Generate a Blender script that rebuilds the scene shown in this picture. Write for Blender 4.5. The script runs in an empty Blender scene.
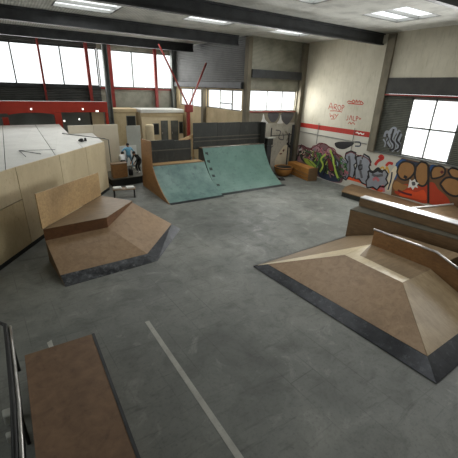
import bpy, bmesh, math, random
from math import sin, cos, tan, pi, radians, atan2, hypot
from mathutils import Vector, Matrix
rnd = random.Random(7)
scn = bpy.context.scene
COL = scn.collection

# ------------------------------------------------------------------ materials
def srgb(r, g, b):
    f = lambda c: (c/255/12.92) if c/255 <= .04045 else ((c/255+.055)/1.055)**2.4
    return (f(r), f(g), f(b), 1)

def base_mat(name):
    m = bpy.data.materials.new(name); m.use_nodes = True
    nt = m.node_tree; nt.nodes.clear()
    out = nt.nodes.new('ShaderNodeOutputMaterial'); b = nt.nodes.new('ShaderNodeBsdfPrincipled')
    nt.links.new(b.outputs[0], out.inputs[0])
    return m, nt, b

def noise(nt, vec, scale, detail=4, rough=.6, dist=0):
    n = nt.nodes.new('ShaderNodeTexNoise'); n.inputs['Scale'].default_value = scale
    n.inputs['Detail'].default_value = detail; n.inputs['Roughness'].default_value = rough; n.inputs['Distortion'].default_value = dist
    if vec: nt.links.new(vec, n.inputs['Vector'])
    return n.outputs['Fac']

def coords(nt, scale=(1, 1, 1), rot=(0, 0, 0)):
    t = nt.nodes.new('ShaderNodeTexCoord'); mp = nt.nodes.new('ShaderNodeMapping')
    mp.inputs['Scale'].default_value = scale; mp.inputs['Rotation'].default_value = rot
    nt.links.new(t.outputs['Object'], mp.inputs['Vector'])
    return mp.outputs['Vector']

def ramp(nt, fac, stops):
    r = nt.nodes.new('ShaderNodeValToRGB'); e = r.color_ramp.elements
    while len(e) < len(stops): e.new(.5)
    for k, (p, c) in enumerate(stops): e[k].position = p; e[k].color = c
    nt.links.new(fac, r.inputs['Fac'])
    return r.outputs['Color']

def mix(nt, a, b, fac, mode='MIX'):
    m = nt.nodes.new('ShaderNodeMix'); m.data_type = 'RGBA'; m.blend_type = mode
    for s, v in ((6, a), (7, b), (0, fac)):
        if hasattr(v, 'links'): nt.links.new(v, m.inputs[s])
        else: m.inputs[s].default_value = v
    return m.outputs[2]

def mth(nt, op, a, b=None, c=None):
    n = nt.nodes.new('ShaderNodeMath'); n.operation = op
    for k, v in enumerate((a, b, c)):
        if v is None: continue
        if hasattr(v, 'links'): nt.links.new(v, n.inputs[k])
        else: n.inputs[k].default_value = v
    return n.outputs[0]

def bump(nt, b, h, strength=.2, dist=.02):
    n = nt.nodes.new('ShaderNodeBump'); n.inputs['Strength'].default_value = strength; n.inputs['Distance'].default_value = dist
    nt.links.new(h, n.inputs['Height']); nt.links.new(n.outputs[0], b.inputs['Normal'])

def dirty(name, c1, c2, scale=1.5, rough=.7, metal=0, stretch=(1, 1, 1), c3=None, fine=14, bmp=.08):
    """paint, board or metal with blotches and fine grain"""
    m, nt, b = base_mat(name)
    v = coords(nt, stretch)
    n1 = noise(nt, v, scale, 5, .65); n2 = noise(nt, v, fine, 4, .7)
    col = ramp(nt, n1, [(.32, c1), (.68, c2)])
    if c3: col = mix(nt, col, c3, ramp(nt, n2, [(.55, (0, 0, 0, 1)), (.75, (.7, .7, .7, 1))]))
    else: col = mix(nt, col, c1, mth(nt, 'MULTIPLY', n2, .35))
    nt.links.new(col, b.inputs['Base Color'])
    b.inputs['Roughness'].default_value = rough; b.inputs['Metallic'].default_value = metal
    bump(nt, b, n2, bmp, .01)
    return m

def plain(name, c, rough=.7, metal=0):
    return dirty(name, c, tuple(min(1, x*1.18) for x in c[:3])+(1,), 2.2, rough, metal)

def plywood(name, light, dark, stretch, rough=.55, scuff=None):
    m, nt, b = base_mat(name)
    v = coords(nt, stretch); v2 = coords(nt)
    g = noise(nt, v, 5, 6, .7, .6); big = noise(nt, v2, .8, 4, .6)
    col = ramp(nt, g, [(.3, dark), (.7, light)])
    col = mix(nt, col, tuple(x*.55 for x in dark[:3])+(1,), ramp(nt, big, [(.45, (0, 0, 0, 1)), (.75, (.55, .55, .55, 1))]))
    sc = noise(nt, v2, 7, 6, .75)
    col = mix(nt, col, scuff or tuple(x*.6 for x in dark[:3])+(1,), ramp(nt, sc, [(.56, (0, 0, 0, 1)), (.72, (.5, .5, .5, 1))]))
    nt.links.new(col, b.inputs['Base Color'])
    b.inputs['Roughness'].default_value = rough
    bump(nt, b, g, .05, .01)
    return m

def corrugated(name, c1, c2, axis, freq, rough=.5, metal=.2):
    m, nt, b = base_mat(name)
    v = coords(nt)
    w = nt.nodes.new('ShaderNodeTexWave'); w.wave_type = 'BANDS'; w.bands_direction = axis
    w.inputs['Scale'].default_value = freq; w.inputs['Distortion'].default_value = 0
    nt.links.new(v, w.inputs['Vector'])
    n1 = noise(nt, v, 1.3, 5, .6)
    col = ramp(nt, w.outputs['Fac'], [(.15, c1), (.6, c2)])
    col = mix(nt, col, tuple(x*.5 for x in c1[:3])+(1,), ramp(nt, n1, [(.45, (0, 0, 0, 1)), (.7, (.6, .6, .6, 1))]))
    nt.links.new(col, b.inputs['Base Color'])
    b.inputs['Roughness'].default_value = rough; b.inputs['Metallic'].default_value = metal
    bump(nt, b, w.outputs['Fac'], .5, .03)
    return m

def floor_material():
    m, nt, b = base_mat('worn_concrete')
    v = coords(nt)
    n1 = noise(nt, v, .35, 5, .6, .4); n2 = noise(nt, v, 1.7, 6, .7, .6); n3 = noise(nt, v, 16, 5, .75)
    col = ramp(nt, n1, [(.3, srgb(84, 87, 83)), (.5, srgb(110, 113, 108)), (.72, srgb(132, 134, 127))])
    col = mix(nt, col, srgb(70, 72, 69), ramp(nt, n2, [(.5, (0, 0, 0, 1)), (.72, (.5, .5, .5, 1))]))
    col = mix(nt, col, srgb(148, 150, 143), ramp(nt, n2, [(.26, (.6, .6, .6, 1)), (.42, (0, 0, 0, 1))]))
    col = mix(nt, col, srgb(60, 60, 57), ramp(nt, n3, [(.52, (0, 0, 0, 1)), (.75, (.55, .55, .55, 1))]))
    # faint slab joints and short saw cuts
    br = nt.nodes.new('ShaderNodeTexBrick')
    br.inputs['Scale'].default_value = 1; br.inputs['Brick Width'].default_value = 1.9; br.inputs['Row Height'].default_value = .62
    br.inputs['Mortar Size'].default_value = .012; br.inputs['Mortar Smooth'].default_value = .6
    br.inputs['Color1'].default_value = (0, 0, 0, 1); br.inputs['Color2'].default_value = (0, 0, 0, 1); br.inputs['Mortar'].default_value = (1, 1, 1, 1)
    nt.links.new(coords(nt, (1, 1, 1), (0, 0, 1.5)), br.inputs['Vector'])
    f = mth(nt, 'MULTIPLY', br.outputs['Color'], ramp(nt, noise(nt, v, .5, 3), [(.42, (0, 0, 0, 1)), (.62, (.5, .5, .5, 1))]))
    col = mix(nt, col, srgb(64, 65, 62), f)
    # old tyre and wheel scuffs, stretched
    sv = coords(nt, (.5, 4, 1), (0, 0, .5))
    s = noise(nt, sv, 1.4, 6, .7, .8)
    col = mix(nt, col, srgb(66, 67, 64), ramp(nt, s, [(.57, (0, 0, 0, 1)), (.7, (.55, .55, .55, 1))]))
    nt.links.new(col, b.inputs['Base Color'])
    nt.links.new(ramp(nt, n2, [(.3, (.45, .45, .45, 1)), (.7, (.7, .7, .7, 1))]), b.inputs['Roughness'])
    bump(nt, b, n3, .06, .01)
    return m

def wall_right_material():
    """off-white plaster, red stripe from z 2.80 to 3.05, grubby below the stripe"""
    m, nt, b = base_mat('striped_plaster')
    v = coords(nt)
    sep = nt.nodes.new('ShaderNodeSeparateXYZ'); nt.links.new(v, sep.inputs[0]); z = sep.outputs['Z']; y = sep.outputs['Y']
    n1 = noise(nt, v, .9, 5, .65); n2 = noise(nt, coords(nt, (1, 3, .5)), 3, 5, .7)
    col = ramp(nt, n1, [(.3, srgb(176, 170, 152)), (.7, srgb(196, 191, 174))])
    col = mix(nt, col, srgb(140, 134, 118), ramp(nt, n2, [(.52, (0, 0, 0, 1)), (.75, (.5, .5, .5, 1))]))
    low = mth(nt, 'LESS_THAN', z, 2.87)
    col = mix(nt, col, srgb(190, 188, 180), mth(nt, 'MULTIPLY', low, .6))
    red = mix(nt, srgb(176, 40, 22), srgb(140, 30, 20), n2)
    band = mth(nt, 'MULTIPLY', mth(nt, 'MULTIPLY', mth(nt, 'GREATER_THAN', z, 2.86), mth(nt, 'LESS_THAN', z, 3.13)), mth(nt, 'GREATER_THAN', y, 10.9))
    col = mix(nt, col, red, band)
    nt.links.new(col, b.inputs['Base Color']); b.inputs['Roughness'].default_value = .75
    bump(nt, b, n2, .05, .01)
    return m

def wall_back_material():
    m, nt, b = base_mat('banded_plaster')
    v = coords(nt)
    sep = nt.nodes.new('ShaderNodeSeparateXYZ'); nt.links.new(v, sep.inputs[0]); z = sep.outputs['Z']
    n1 = noise(nt, v, 1.4, 5, .65); n2 = noise(nt, v, 6, 5, .7)
    col = ramp(nt, n1, [(.3, srgb(168, 164, 150)), (.7, srgb(190, 187, 175))])
    tan_ = ramp(nt, n1, [(.3, srgb(128, 122, 106)), (.7, srgb(146, 140, 122))])
    col = mix(nt, col, tan_, mth(nt, 'GREATER_THAN', z, 3.12))
    col = mix(nt, col, srgb(110, 106, 98), ramp(nt, n2, [(.5, (0, 0, 0, 1)), (.75, (.55, .55, .55, 1))]))
    nt.links.new(col, b.inputs['Base Color']); b.inputs['Roughness'].default_value = .8
    return m

def glass_material():
    m = bpy.data.materials.new('window_glass'); m.use_nodes = True
    nt = m.node_tree; nt.nodes.clear()
    out = nt.nodes.new('ShaderNodeOutputMaterial'); mx = nt.nodes.new('ShaderNodeMixShader')
    tr = nt.nodes.new('ShaderNodeBsdfTransparent'); gl = nt.nodes.new('ShaderNodeBsdfGlossy'); gl.inputs['Roughness'].default_value = .08
    n = noise(nt, coords(nt), 2.5, 4)
    nt.links.new(ramp(nt, n, [(.3, (.9, .93, .94, 1)), (.7, (1, 1, 1, 1))]), tr.inputs[0])
    mx.inputs[0].default_value = .06
    nt.links.new(tr.outputs[0], mx.inputs[1]); nt.links.new(gl.outputs[0], mx.inputs[2]); nt.links.new(mx.outputs[0], out.inputs[0])
    return m

def glow(name, c, s):
    m = bpy.data.materials.new(name); m.use_nodes = True
    nt = m.node_tree; nt.nodes.clear()
    out = nt.nodes.new('ShaderNodeOutputMaterial'); e = nt.nodes.new('ShaderNodeEmission')
    n = noise(nt, coords(nt), 1, 2)
    nt.links.new(ramp(nt, n, [(.2, c), (.8, c)]), e.inputs[0]); e.inputs[1].default_value = s
    nt.links.new(e.outputs[0], out.inputs[0])
    return m

M = {}
M['floor'] = floor_material()
M['wallr'] = wall_right_material()
M['wallb'] = wall_back_material()
M['tan'] = dirty('tan_plaster', srgb(172, 154, 120), srgb(198, 180, 144), 1.2, .8)
M['darkwall'] = dirty('dark_plaster', srgb(74, 72, 66), srgb(98, 96, 90), .7, .85)
M['glass'] = glass_material()
M['dimback'] = dirty('dim_back_board', srgb(112, 116, 110), srgb(132, 136, 130), 1, .8)
M['slot'] = plain('slot_shadow', srgb(44, 58, 56), .7)
M['cladR'] = corrugated('grey_cladding', srgb(120, 120, 108), srgb(158, 156, 142), 'Z', 5)
M['cladL'] = corrugated('dark_cladding', srgb(48, 49, 46), srgb(68, 69, 66), 'Z', 3)
M['shutter'] = corrugated('shutter_slats', srgb(62, 64, 56), srgb(92, 94, 84), 'Z', 4)
M['shutbox'] = dirty('shutter_housing', srgb(44, 44, 42), srgb(62, 61, 57), 2, .6, .2)
M['deckroof'] = corrugated('white_roof_deck', srgb(196, 196, 190), srgb(222, 222, 216), 'X', 3, .7, 0)
M['dksteel'] = dirty('dark_steel_beam', srgb(50, 52, 54), srgb(74, 76, 78), 2, .5, .4)
M['greysteel'] = dirty('grey_steel_column', srgb(84, 88, 86), srgb(112, 116, 112), 2, .5, .3)
M['tancol'] = dirty('stained_column', srgb(92, 86, 72), srgb(128, 120, 102), 2.5, .8, 0, (1, 1, .4))
M['red'] = dirty('red_oxide_steel', srgb(112, 26, 20), srgb(146, 38, 28), 2, .5)
M['redbright'] = dirty('red_painted_board', srgb(140, 30, 12), srgb(170, 44, 18), 1, .5)
M['black'] = plain('black_rubber', srgb(22, 22, 22), .6)
M['void'] = plain('dark_interior', srgb(30, 32, 30), .8)
M['frame'] = plain('window_frame_grey', srgb(92, 94, 92), .5)
M['cream'] = dirty('cream_panel', srgb(196, 180, 146), srgb(216, 201, 168), .9, .6, 0, (1, 1, .5), srgb(178, 160, 124))
M['creamlite'] = dirty('pale_cream_board', srgb(206, 196, 174), srgb(222, 213, 194), .9, .6)
M['creamlow'] = dirty('cream_panel_stained', srgb(176, 158, 120), srgb(200, 184, 148), 1, .6, 0, (1, 1, .5), srgb(150, 130, 96))
M['whitetop'] = dirty('white_roof_sheet', srgb(196, 196, 190), srgb(220, 220, 214), .6, .6, 0, (1, 1, 1), srgb(180, 178, 170))
M['seam'] = plain('dark_seam', srgb(70, 62, 50), .8)
M['whitebd'] = dirty('white_board', srgb(214, 216, 212), srgb(232, 234, 230), 1, .5)
M['greypanel'] = dirty('pale_grey_panel', srgb(168, 170, 162), srgb(188, 190, 182), 1, .6)
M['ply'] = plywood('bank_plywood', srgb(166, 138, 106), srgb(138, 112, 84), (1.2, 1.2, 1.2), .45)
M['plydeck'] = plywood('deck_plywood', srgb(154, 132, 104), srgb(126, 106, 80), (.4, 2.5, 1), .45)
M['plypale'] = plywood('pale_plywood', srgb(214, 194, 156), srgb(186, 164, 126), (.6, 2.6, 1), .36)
M['plyglare'] = plywood('glare_plywood', srgb(226, 212, 182), srgb(204, 186, 152), (.6, 2.6, 1), .33)  # window glare on the ramp top, put into a lighter wood colour
M['plyend'] = plywood('end_plywood', srgb(186, 164, 130), srgb(156, 134, 102), (2.6, .6, 1), .4)
M['plyboard'] = plywood('osb_board', srgb(204, 172, 124), srgb(166, 134, 92), (3, 3, 3), .6)
M['plyside'] = plywood('side_plywood', srgb(164, 122, 76), srgb(128, 92, 56), (1, 1, 3), .55)
M['plybrown'] = plywood('brown_plywood', srgb(134, 108, 76), srgb(98, 78, 54), (.5, .5, 4), .55)
M['plyred'] = plywood('reddish_plywood', srgb(126, 98, 72), srgb(98, 74, 54), (1, 1, 1), .6)
M['riser'] = plywood('riser_plywood', srgb(124, 84, 50), srgb(92, 60, 36), (1, 1, 2), .55)
M['crate'] = plywood('orange_planks', srgb(190, 134, 64), srgb(140, 92, 42), (.6, .6, 7), .6)
M['steel'] = dirty('kicker_steel', srgb(40, 42, 46), srgb(66, 68, 72), 2.5, .34, .6, (1, 1, 1), srgb(96, 98, 102), 9)
M['steelglint'] = dirty('glint_steel', srgb(50, 52, 56), srgb(112, 115, 120), 3.5, .28, .6, (1, 1, 1), srgb(150, 153, 158), 7)  # glints on the front plate, put into lighter steel blotches
M['coping'] = dirty('bright_steel', srgb(206, 208, 210), srgb(232, 234, 236), 3, .42, .6)
M['rail'] = dirty('worn_rail_steel', srgb(158, 156, 152), srgb(206, 204, 200), 4, .3, .8)
M['green'] = dirty('green_ramp_paint', srgb(84, 118, 110), srgb(104, 138, 128), 1, .45, 0, (1, 1, 1), srgb(64, 90, 86), 5)
M['greenL'] = dirty('worn_green_paint', srgb(74, 104, 102), srgb(112, 142, 134), 1.1, .45, 0, (1, 1, 1), srgb(58, 70, 80), 3)
M['darkboard'] = dirty('dark_green_board', srgb(32, 35, 32), srgb(48, 50, 46), 1.5, .6, 0, (1, 1, .4), srgb(66, 66, 60), 6)
M['ledgetop'] = dirty('ledge_grip_top', srgb(66, 64, 54), srgb(88, 84, 72), 3, .6)
M['line'] = dirty('worn_white_paint', srgb(150, 150, 142), srgb(176, 176, 168), 5, .7, 0, (1, 1, 1), srgb(112, 112, 106), 10)
PAINT = dict(black=srgb(26, 24, 26), purple=srgb(112, 84, 88), mauve=srgb(150, 114, 118), lime=srgb(150, 172, 70), green=srgb(66, 112, 60),
             dkgreen=srgb(46, 60, 48), maroon=srgb(92, 28, 34), grey=srgb(134, 138, 146), red=srgb(172, 38, 28), orange=srgb(206, 74, 30), pink=srgb(176, 100, 108),
             brown=srgb(146, 106, 62), blue=srgb(34, 74, 122), navy=srgb(36, 46, 66), white=srgb(210, 210, 206), cream=srgb(206, 196, 172), yellow=srgb(190, 150, 50), tagred=srgb(156, 62, 44),
             slate=srgb(82, 82, 86), stone=srgb(122, 116, 102), umber=srgb(104, 74, 46), redor=srgb(168, 56, 26))
for k, c in PAINT.items(): M['p_'+k] = dirty('spray_'+k, c, tuple(min(1, x*1.25) for x in c[:3])+(1,), 3, .65)

# ------------------------------------------------------------------ geometry helpers
class MB:
    """collects faces; build() links them as ONE mesh object"""
    def __init__(s): s.v = []; s.f = []; s.m = []; s.k = 0
    def poly(s, pts):
        n = len(s.v); s.v += [tuple(p) for p in pts]; s.f.append(tuple(range(n, n+len(pts)))); s.m.append(s.k)
    def box(s, a, b):
        (x0, y0, z0), (x1, y1, z1) = a, b
        s.prism([(x0, y0), (x1, y0), (x1, y1), (x0, y1)], z0, z1)
    def prism(s, xy, z0, z1):
        n = len(s.v); k = len(xy)
        z1s = z1 if isinstance(z1, (list, tuple)) else [z1]*k
        z0s = z0 if isinstance(z0, (list, tuple)) else [z0]*k
        s.v += [(x, y, z) for (x, y), z in zip(xy, z0s)]+[(x, y, z) for (x, y), z in zip(xy, z1s)]
        s.f.append(tuple(range(n+k-1, n-1, -1))); s.f.append(tuple(range(n+k, n+2*k)))
        for i in range(k): s.f.append((n+i, n+(i+1) % k, n+k+(i+1) % k, n+k+i))
        s.m += [s.k]*(k+2)
    def slab(s, pts, t):
        """thin sheet: polygon extruded by t against its normal"""
        P = [Vector(p) for p in pts]
        nrm = Vector()
        for i in range(len(P)): nrm += (P[i]-P[0]).cross(P[(i+1) % len(P)]-P[0])
        nrm.normalize(); Q = [p-nrm*t for p in P]; n = len(s.v); k = len(P)
        s.v += [tuple(p) for p in P]+[tuple(p) for p in Q]
        s.f.append(tuple(range(n, n+k))); s.f.append(tuple(range(n+2*k-1, n+k-1, -1)))
        for i in range(k): s.f.append((n+(i+1) % k, n+i, n+k+i, n+k+(i+1) % k))
        s.m += [s.k]*(k+2)
    def bar(s, a, b, w, h=None):
        a, b = Vector(a), Vector(b); h = h or w; d = (b-a).normalized()
        up = Vector((0, 0, 1)) if abs(d.z) < .95 else Vector((0, 1, 0))
        r = d.cross(up).normalized()*w/2; u = r.cross(d).normalized()*h/2; n = len(s.v)
        for p in (a, b): s.v += [tuple(p+q) for q in (-r-u, r-u, r+u, -r+u)]
        for q in ((3, 2, 1, 0), (4, 5, 6, 7), (0, 1, 5, 4), (1, 2, 6, 5), (2, 3, 7, 6), (3, 0, 4, 7)):
            s.f.append(tuple(n+i for i in q)); s.m.append(s.k)
    def tube(s, pts, r, seg=10):
        P = [Vector(p) for p in pts]; n = len(s.v); N = len(P)
        for i, p in enumerate(P):
            d = (P[min(i+1, N-1)]-P[max(i-1, 0)]).normalized()
            up = Vector((0, 0, 1)) if abs(d.z) < .9 else Vector((1, 0, 0))
            a = d.cross(up).normalized(); b = a.cross(d).normalized()
            s.v += [tuple(p+a*r*cos(2*pi*j/seg)+b*r*sin(2*pi*j/seg)) for j in range(seg)]
        for i in range(N-1):
            for j in range(seg):
                s.f.append((n+i*seg+j, n+i*seg+(j+1) % seg, n+(i+1)*seg+(j+1) % seg, n+(i+1)*seg+j)); s.m.append(s.k)
        s.f.append(tuple(n+j for j in range(seg-1, -1, -1))); s.f.append(tuple(n+(N-1)*seg+j for j in range(seg))); s.m += [s.k]*2
    def lathe(s, prof, c, seg=28):
        n = len(s.v); N = len(prof)
        for r, z in prof: s.v += [(c[0]+r*cos(2*pi*j/seg), c[1]+r*sin(2*pi*j/seg), c[2]+z) for j in range(seg)]
        for i in range(N-1):
            for j in range(seg):
                s.f.append((n+i*seg+j, n+i*seg+(j+1) % seg, n+(i+1)*seg+(j+1) % seg, n+(i+1)*seg+j)); s.m.append(s.k)
        s.f.append(tuple(n+j for j in range(seg-1, -1, -1))); s.f.append(tuple(n+(N-1)*seg+j for j in range(seg))); s.m += [s.k]*2
    def build(s, name, mats, parent=None, bevel=0, smooth=False):
        me = bpy.data.meshes.new(name)
        me.from_pydata(s.v, [], s.f)
        mats = mats if isinstance(mats, (list, tuple)) else [mats]
        for m in mats: me.materials.append(m)
        for p, k in zip(me.polygons, s.m): p.material_index = min(k, len(mats)-1); p.use_smooth = smooth
        bm = bmesh.new(); bm.from_mesh(me); bmesh.ops.recalc_face_normals(bm, faces=bm.faces); bm.to_mesh(me); bm.free()
        o = bpy.data.objects.new(name, me); COL.objects.link(o)
        if parent is not None:
            o.parent = parent; o.matrix_parent_inverse = Matrix.Translation(-parent.location)
        if bevel:
            b = o.modifiers.new('edge', 'BEVEL'); b.width = bevel; b.segments = 2; b.limit_method = 'ANGLE'
        return o

def thing(name, loc, label, cat, group=None):
    o = bpy.data.objects.new(name, None); COL.objects.link(o); o.location = loc; o.empty_display_size = .2
    return tag(o, label, cat, group)
def tag(o, label, cat, group=None):
    o['label'] = label; o['category'] = cat
    if group: o['group'] = group
    return o
def struct(o):
    o['kind'] = 'structure'; return o
def part(parent, name, mat, fn, bevel=0, smooth=False, label=None):
    m = MB(); fn(m); o = m.build(name, mat, parent, bevel, smooth)
    if label: o['label'] = label
    return o
def lerp(a, b, t): return tuple(x+(y-x)*t for x, y in zip(a, b))

# ------------------------------------------------------------------ the setting
RX = 15.74; BY = 16.4; SX = 11.5; FY = 26.3; LX = -8.0; NY = -7.0; CZ = 7.6
m = MB(); m.poly([(LX, NY, 0), (RX+.3, NY, 0), (RX+.3, FY+.3, 0), (LX, FY+.3, 0)]); struct(m.build('floor', M['floor']))

def wall_x(m, x0, x1, y0, y1, z0, z1, holes):
    """wall slab facing x, with rectangular holes (ya, yb, za, zb)"""
    ys = sorted({y0, y1, *[h[0] for h in holes], *[h[1] for h in holes]}); zs = sorted({z0, z1, *[h[2] for h in holes], *[h[3] for h in holes]})
    for a, b in zip(ys, ys[1:]):
        for c, d in zip(zs, zs[1:]):
            if not any(h[0] <= a and b <= h[1] and h[2] <= c and d <= h[3] for h in holes): m.box((x0, a, c), (x1, b, d))
def wall_y(m, y0, y1, x0, x1, z0, z1, holes):
    xs = sorted({x0, x1, *[h[0] for h in holes], *[h[1] for h in holes]}); zs = sorted({z0, z1, *[h[2] for h in holes], *[h[3] for h in holes]})
    for a, b in zip(xs, xs[1:]):
        for c, d in zip(zs, zs[1:]):
            if not any(h[0] <= a and b <= h[1] and h[2] <= c and d <= h[3] for h in holes): m.box((a, y0, c), (b, y1, d))

# right wall: solid plaster, a big opening filled by shutter slats and the factory window
m = MB(); wall_x(m, RX, RX+.3, NY, BY+.3, 0, CZ, [(-5.5, 10.62, 2.26, 5.7)]); struct(m.build('wall_right', M['wallr']))
m = MB(); wall_x(m, RX+.03, RX+.12, -5.5, 10.62, 2.26, 4.98, [(6.96, 9.2, 2.27, 4.86), (1.2, 4.4, 2.3, 4.84)]); struct(m.build('trim_1', M['shutter']))
m = MB(); m.box((RX-.08, -5.5, 5.0), (RX+.28, 10.62, 5.7)); struct(m.build('trim_2', M['shutbox']))
m = MB(); m.box((RX-.1, -5.5, 4.93), (RX+.05, 10.62, 4.99)); struct(m.build('trim_3', M['red']))
m = MB(); m.box((RX-.05, 2.0, 2.2), (RX+.025, 10.6, 2.265)); struct(m.build('trim_4', M['frame']))
m = MB(); m.box((RX-.12, 10.58, 2.2), (RX-.002, 10.98, CZ-.05)); struct(m.build('trim_5', M['tancol'], bevel=.02))

WN = [0]
def window(axis, c, a0, a1, z0, z1, vs, hs, fw=.05, fm='frame', partial=()):
    """frame bars with one pane of glass; axis x or y is the wall normal"""
    WN[0] += 1
    t = bpy.data.objects.new('window_%d' % WN[0], None); COL.objects.link(t); struct(t)
    t.location = (c, a0, z0) if axis == 'x' else (a0, c, z0)
    P = (lambda a, z: (c, a, z)) if axis == 'x' else (lambda a, z: (a, c, z))
    f = MB()
    for z in (z0+fw/2, z1-fw/2): f.bar(P(a0, z), P(a1, z), fw, fw)
    for a in (a0+fw/2, a1-fw/2): f.bar(P(a, z0), P(a, z1), fw, fw)
    for a in vs: f.bar(P(a, z0), P(a, z1), fw, fw)
    for z in hs: f.bar(P(a0, z), P(a1, z), fw, fw)
    for (b0, b1, z) in partial: f.bar(P(b0, z), P(b1, z), fw, fw)
    f.build('window_frame', M[fm], t)
    g = MB(); g.poly([P(a0, z0), P(a1, z0), P(a1, z1), P(a0, z1)]); g.build('pane', M['glass'], t)
window('x', RX+.08, 6.96, 9.2, 2.27, 4.86, [8.1], [3.59], .075)
window('x', RX+.08, 1.2, 4.4, 2.3, 4.84, [2.8], [3.62], .075)

# back wall beside the corner
m = MB(); wall_y(m, BY, BY+.25, SX+.26, RX-.002, 0, 5.0, [(SX+.26, 15.34, 3.82, 4.95)]); struct(m.build('wall_back', M['wallb']))
m = MB(); m.box((SX+.26, BY+.02, 5.0), (RX-.002, BY+.25, CZ)); struct(m.build('trim_6', M['cladR']))
m = MB(); m.box((SX+.26, BY-.18, 5.58), (RX-.17, BY-.002, 6.0)); struct(m.build('trim_7', M['dksteel']))
window('y', BY+.12, SX+.26, 15.34, 3.82, 4.95, [13.12, 14.28], [], .045)
m = MB(); m.box((SX+.26, BY-.04, 3.74), (15.38, BY-.001, 3.82)); struct(m.build('trim_8', M['red']))
m = MB(); m.box((15.42, BY-.26, 0), (15.7, BY-.002, CZ-.05)); struct(m.build('trim_9', M['tancol']))
m = MB(); m.box((SX, BY-.1, 0), (SX+.25, BY+.25, CZ-.05)); struct(m.build('trim_10', M['tancol']))

# side wall running back from the column
m = MB(); wall_x(m, SX, SX+.25, BY+.26, FY, 0, 4.98, [(16.78, 21.05, 3.76, 4.92), (21.35, 25.35, 3.7, 4.9)]); struct(m.build('wall_side', M['tan']))
m = MB(); m.box((SX, BY+.26, 4.98), (SX+.25, FY, CZ)); struct(m.build('trim_11', M['cladL']))
m = MB(); m.box((SX-.2, BY+.26, 5.0), (SX-.002, FY-.05, 5.32)); struct(m.build('trim_12', M['dksteel']))
window('x', SX+.12, 16.78, 21.05, 3.76, 4.92, [17.95, 19.35], [], .06, partial=[(17.95, 19.35, 4.12)])
window('x', SX+.12, 21.35, 25.35, 3.7, 4.9, [23.3], [], .06)
m = MB(); m.box((SX-.22, 21.06, 0), (SX-.002, 21.34, 4.98)); struct(m.build('trim_13', M['tancol']))
m = MB(); m.box((SX-.3, FY-.4, 0), (SX-.002, FY-.051, CZ-.05)); struct(m.build('trim_14', M['greysteel']))

# far wall: dark cladding below, tall clerestory glazing above
m = MB(); wall_y(m, FY, FY+.25, LX, 5.9, 0, CZ, [(LX, 5.9, 4.82, 7.2)]); struct(m.build('wall_far', M['cladL']))
m = MB(); wall_y(m, FY, FY+.25, 5.9, SX+.25, 0, CZ, [(5.9, SX+.25, 4.78, 7.2)]); struct(m.build('wall_end', M['cladR']))
window('y', FY+.12, LX, 5.88, 4.82, 7.2, [-6.2, -4.4, -2.6, -.9, .85, 3.6], [], .07, 'void')
window('y', FY+.12, 5.92, SX, 4.78, 7.2, [8.3], [], .07, 'greysteel')
m = MB(); m.box((LX, FY-.1, 4.7), (5.9, FY-.002, 4.82)); struct(m.build('trim_15', M['dksteel']))
m = MB(); m.box((5.9, FY-.1, 4.66), (SX-.31, FY-.002, 4.78)); struct(m.build('trim_16', M['red']))
for k, (x, w, mt) in enumerate(((2.36, .12, 'red'), (5.17, .2, 'red'), (6.62, .3, 'red'), (9.95, .2, 'red'), (-1.6, .12, 'red'))):
    m = MB(); m.box((x-w/2, FY-.3, 0), (x+w/2, FY-.11, CZ-.05)); struct(m.build('trim_%d' % (17+k), M[mt]))
# freestanding grey column before the far wall
m = MB()
m.box((5.72, 23.9, 0), (5.78, 24.2, CZ-.3)); m.box((5.95, 23.9, 0), (6.01, 24.2, CZ-.3)); m.box((5.78, 24.03, 0), (5.95, 24.07, CZ-.3))
struct(m.build('trim_22', M['greysteel']))

# remaining shell behind and beside the camera, left glazing added for fill light
m = MB(); wall_x(m, LX-.3, LX, NY, FY+.25, 0, CZ, [(0, 14, 3.6, 6.8)]); struct(m.build('wall_left', M['darkwall']))
window('x', LX-.15, 0, 14, 3.6, 6.8, [2, 4, 6, 8, 10, 12], [5.2], .08)  # unseen glazing, added to bring soft light in from this side
m = MB(); m.box((LX-.3, NY-.3, 0), (RX+.3, NY, CZ)); struct(m.build('wall_front', M['darkwall']))

# roof deck with rows of rooflights added for soft top light, dark steel rafters and purlins
SK = [(8.0, 2.5), (12.6, 2.5), (8.0, 8.5), (12.6, 8.5), (8.0, 14.0), (12.6, 14.0), (7.6, 19.5), (7.6, 24.2), (3.2, 15.0), (3.2, 19.8)]
holes = [(x-1.1, x+1.1, y-.9, y+.9) for x, y in SK]
m = MB()
xs = sorted({LX-.3, RX+.3, *[h[0] for h in holes], *[h[1] for h in holes]}); ys = sorted({NY-.3, FY+.25, *[h[2] for h in holes], *[h[3] for h in holes]})
for a, b in zip(xs, xs[1:]):
    for c, d in zip(ys, ys[1:]):
        if not any(h[0] <= a and b <= h[1] and h[2] <= c and d <= h[3] for h in holes): m.box((a, c, CZ), (b, d, CZ+.12))
struct(m.build('ceiling', M['deckroof']))
for x, y in SK:
    WN[0] += 1
    t = bpy.data.objects.new('window_%d' % WN[0], None); COL.objects.link(t); t.location = (x, y, CZ); struct(t)
    part(t, 'window_frame', M['frame'], lambda m: [m.bar((x-1.1, y+s*.87, CZ+.06), (x+1.1, y+s*.87, CZ+.06), .06, .1) for s in (-1, 0, 1)]+[m.bar((x+s*1.07, y-.9, CZ+.06), (x+s*1.07, y+.9, CZ+.06), .06, .1) for s in (-1, 1)])
    part(t, 'pane', M['glass'], lambda m: m.poly([(x-1.1, y-.9, CZ+.08), (x+1.1, y-.9, CZ+.08), (x+1.1, y+.9, CZ+.08), (x-1.1, y+.9, CZ+.08)]))
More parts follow.
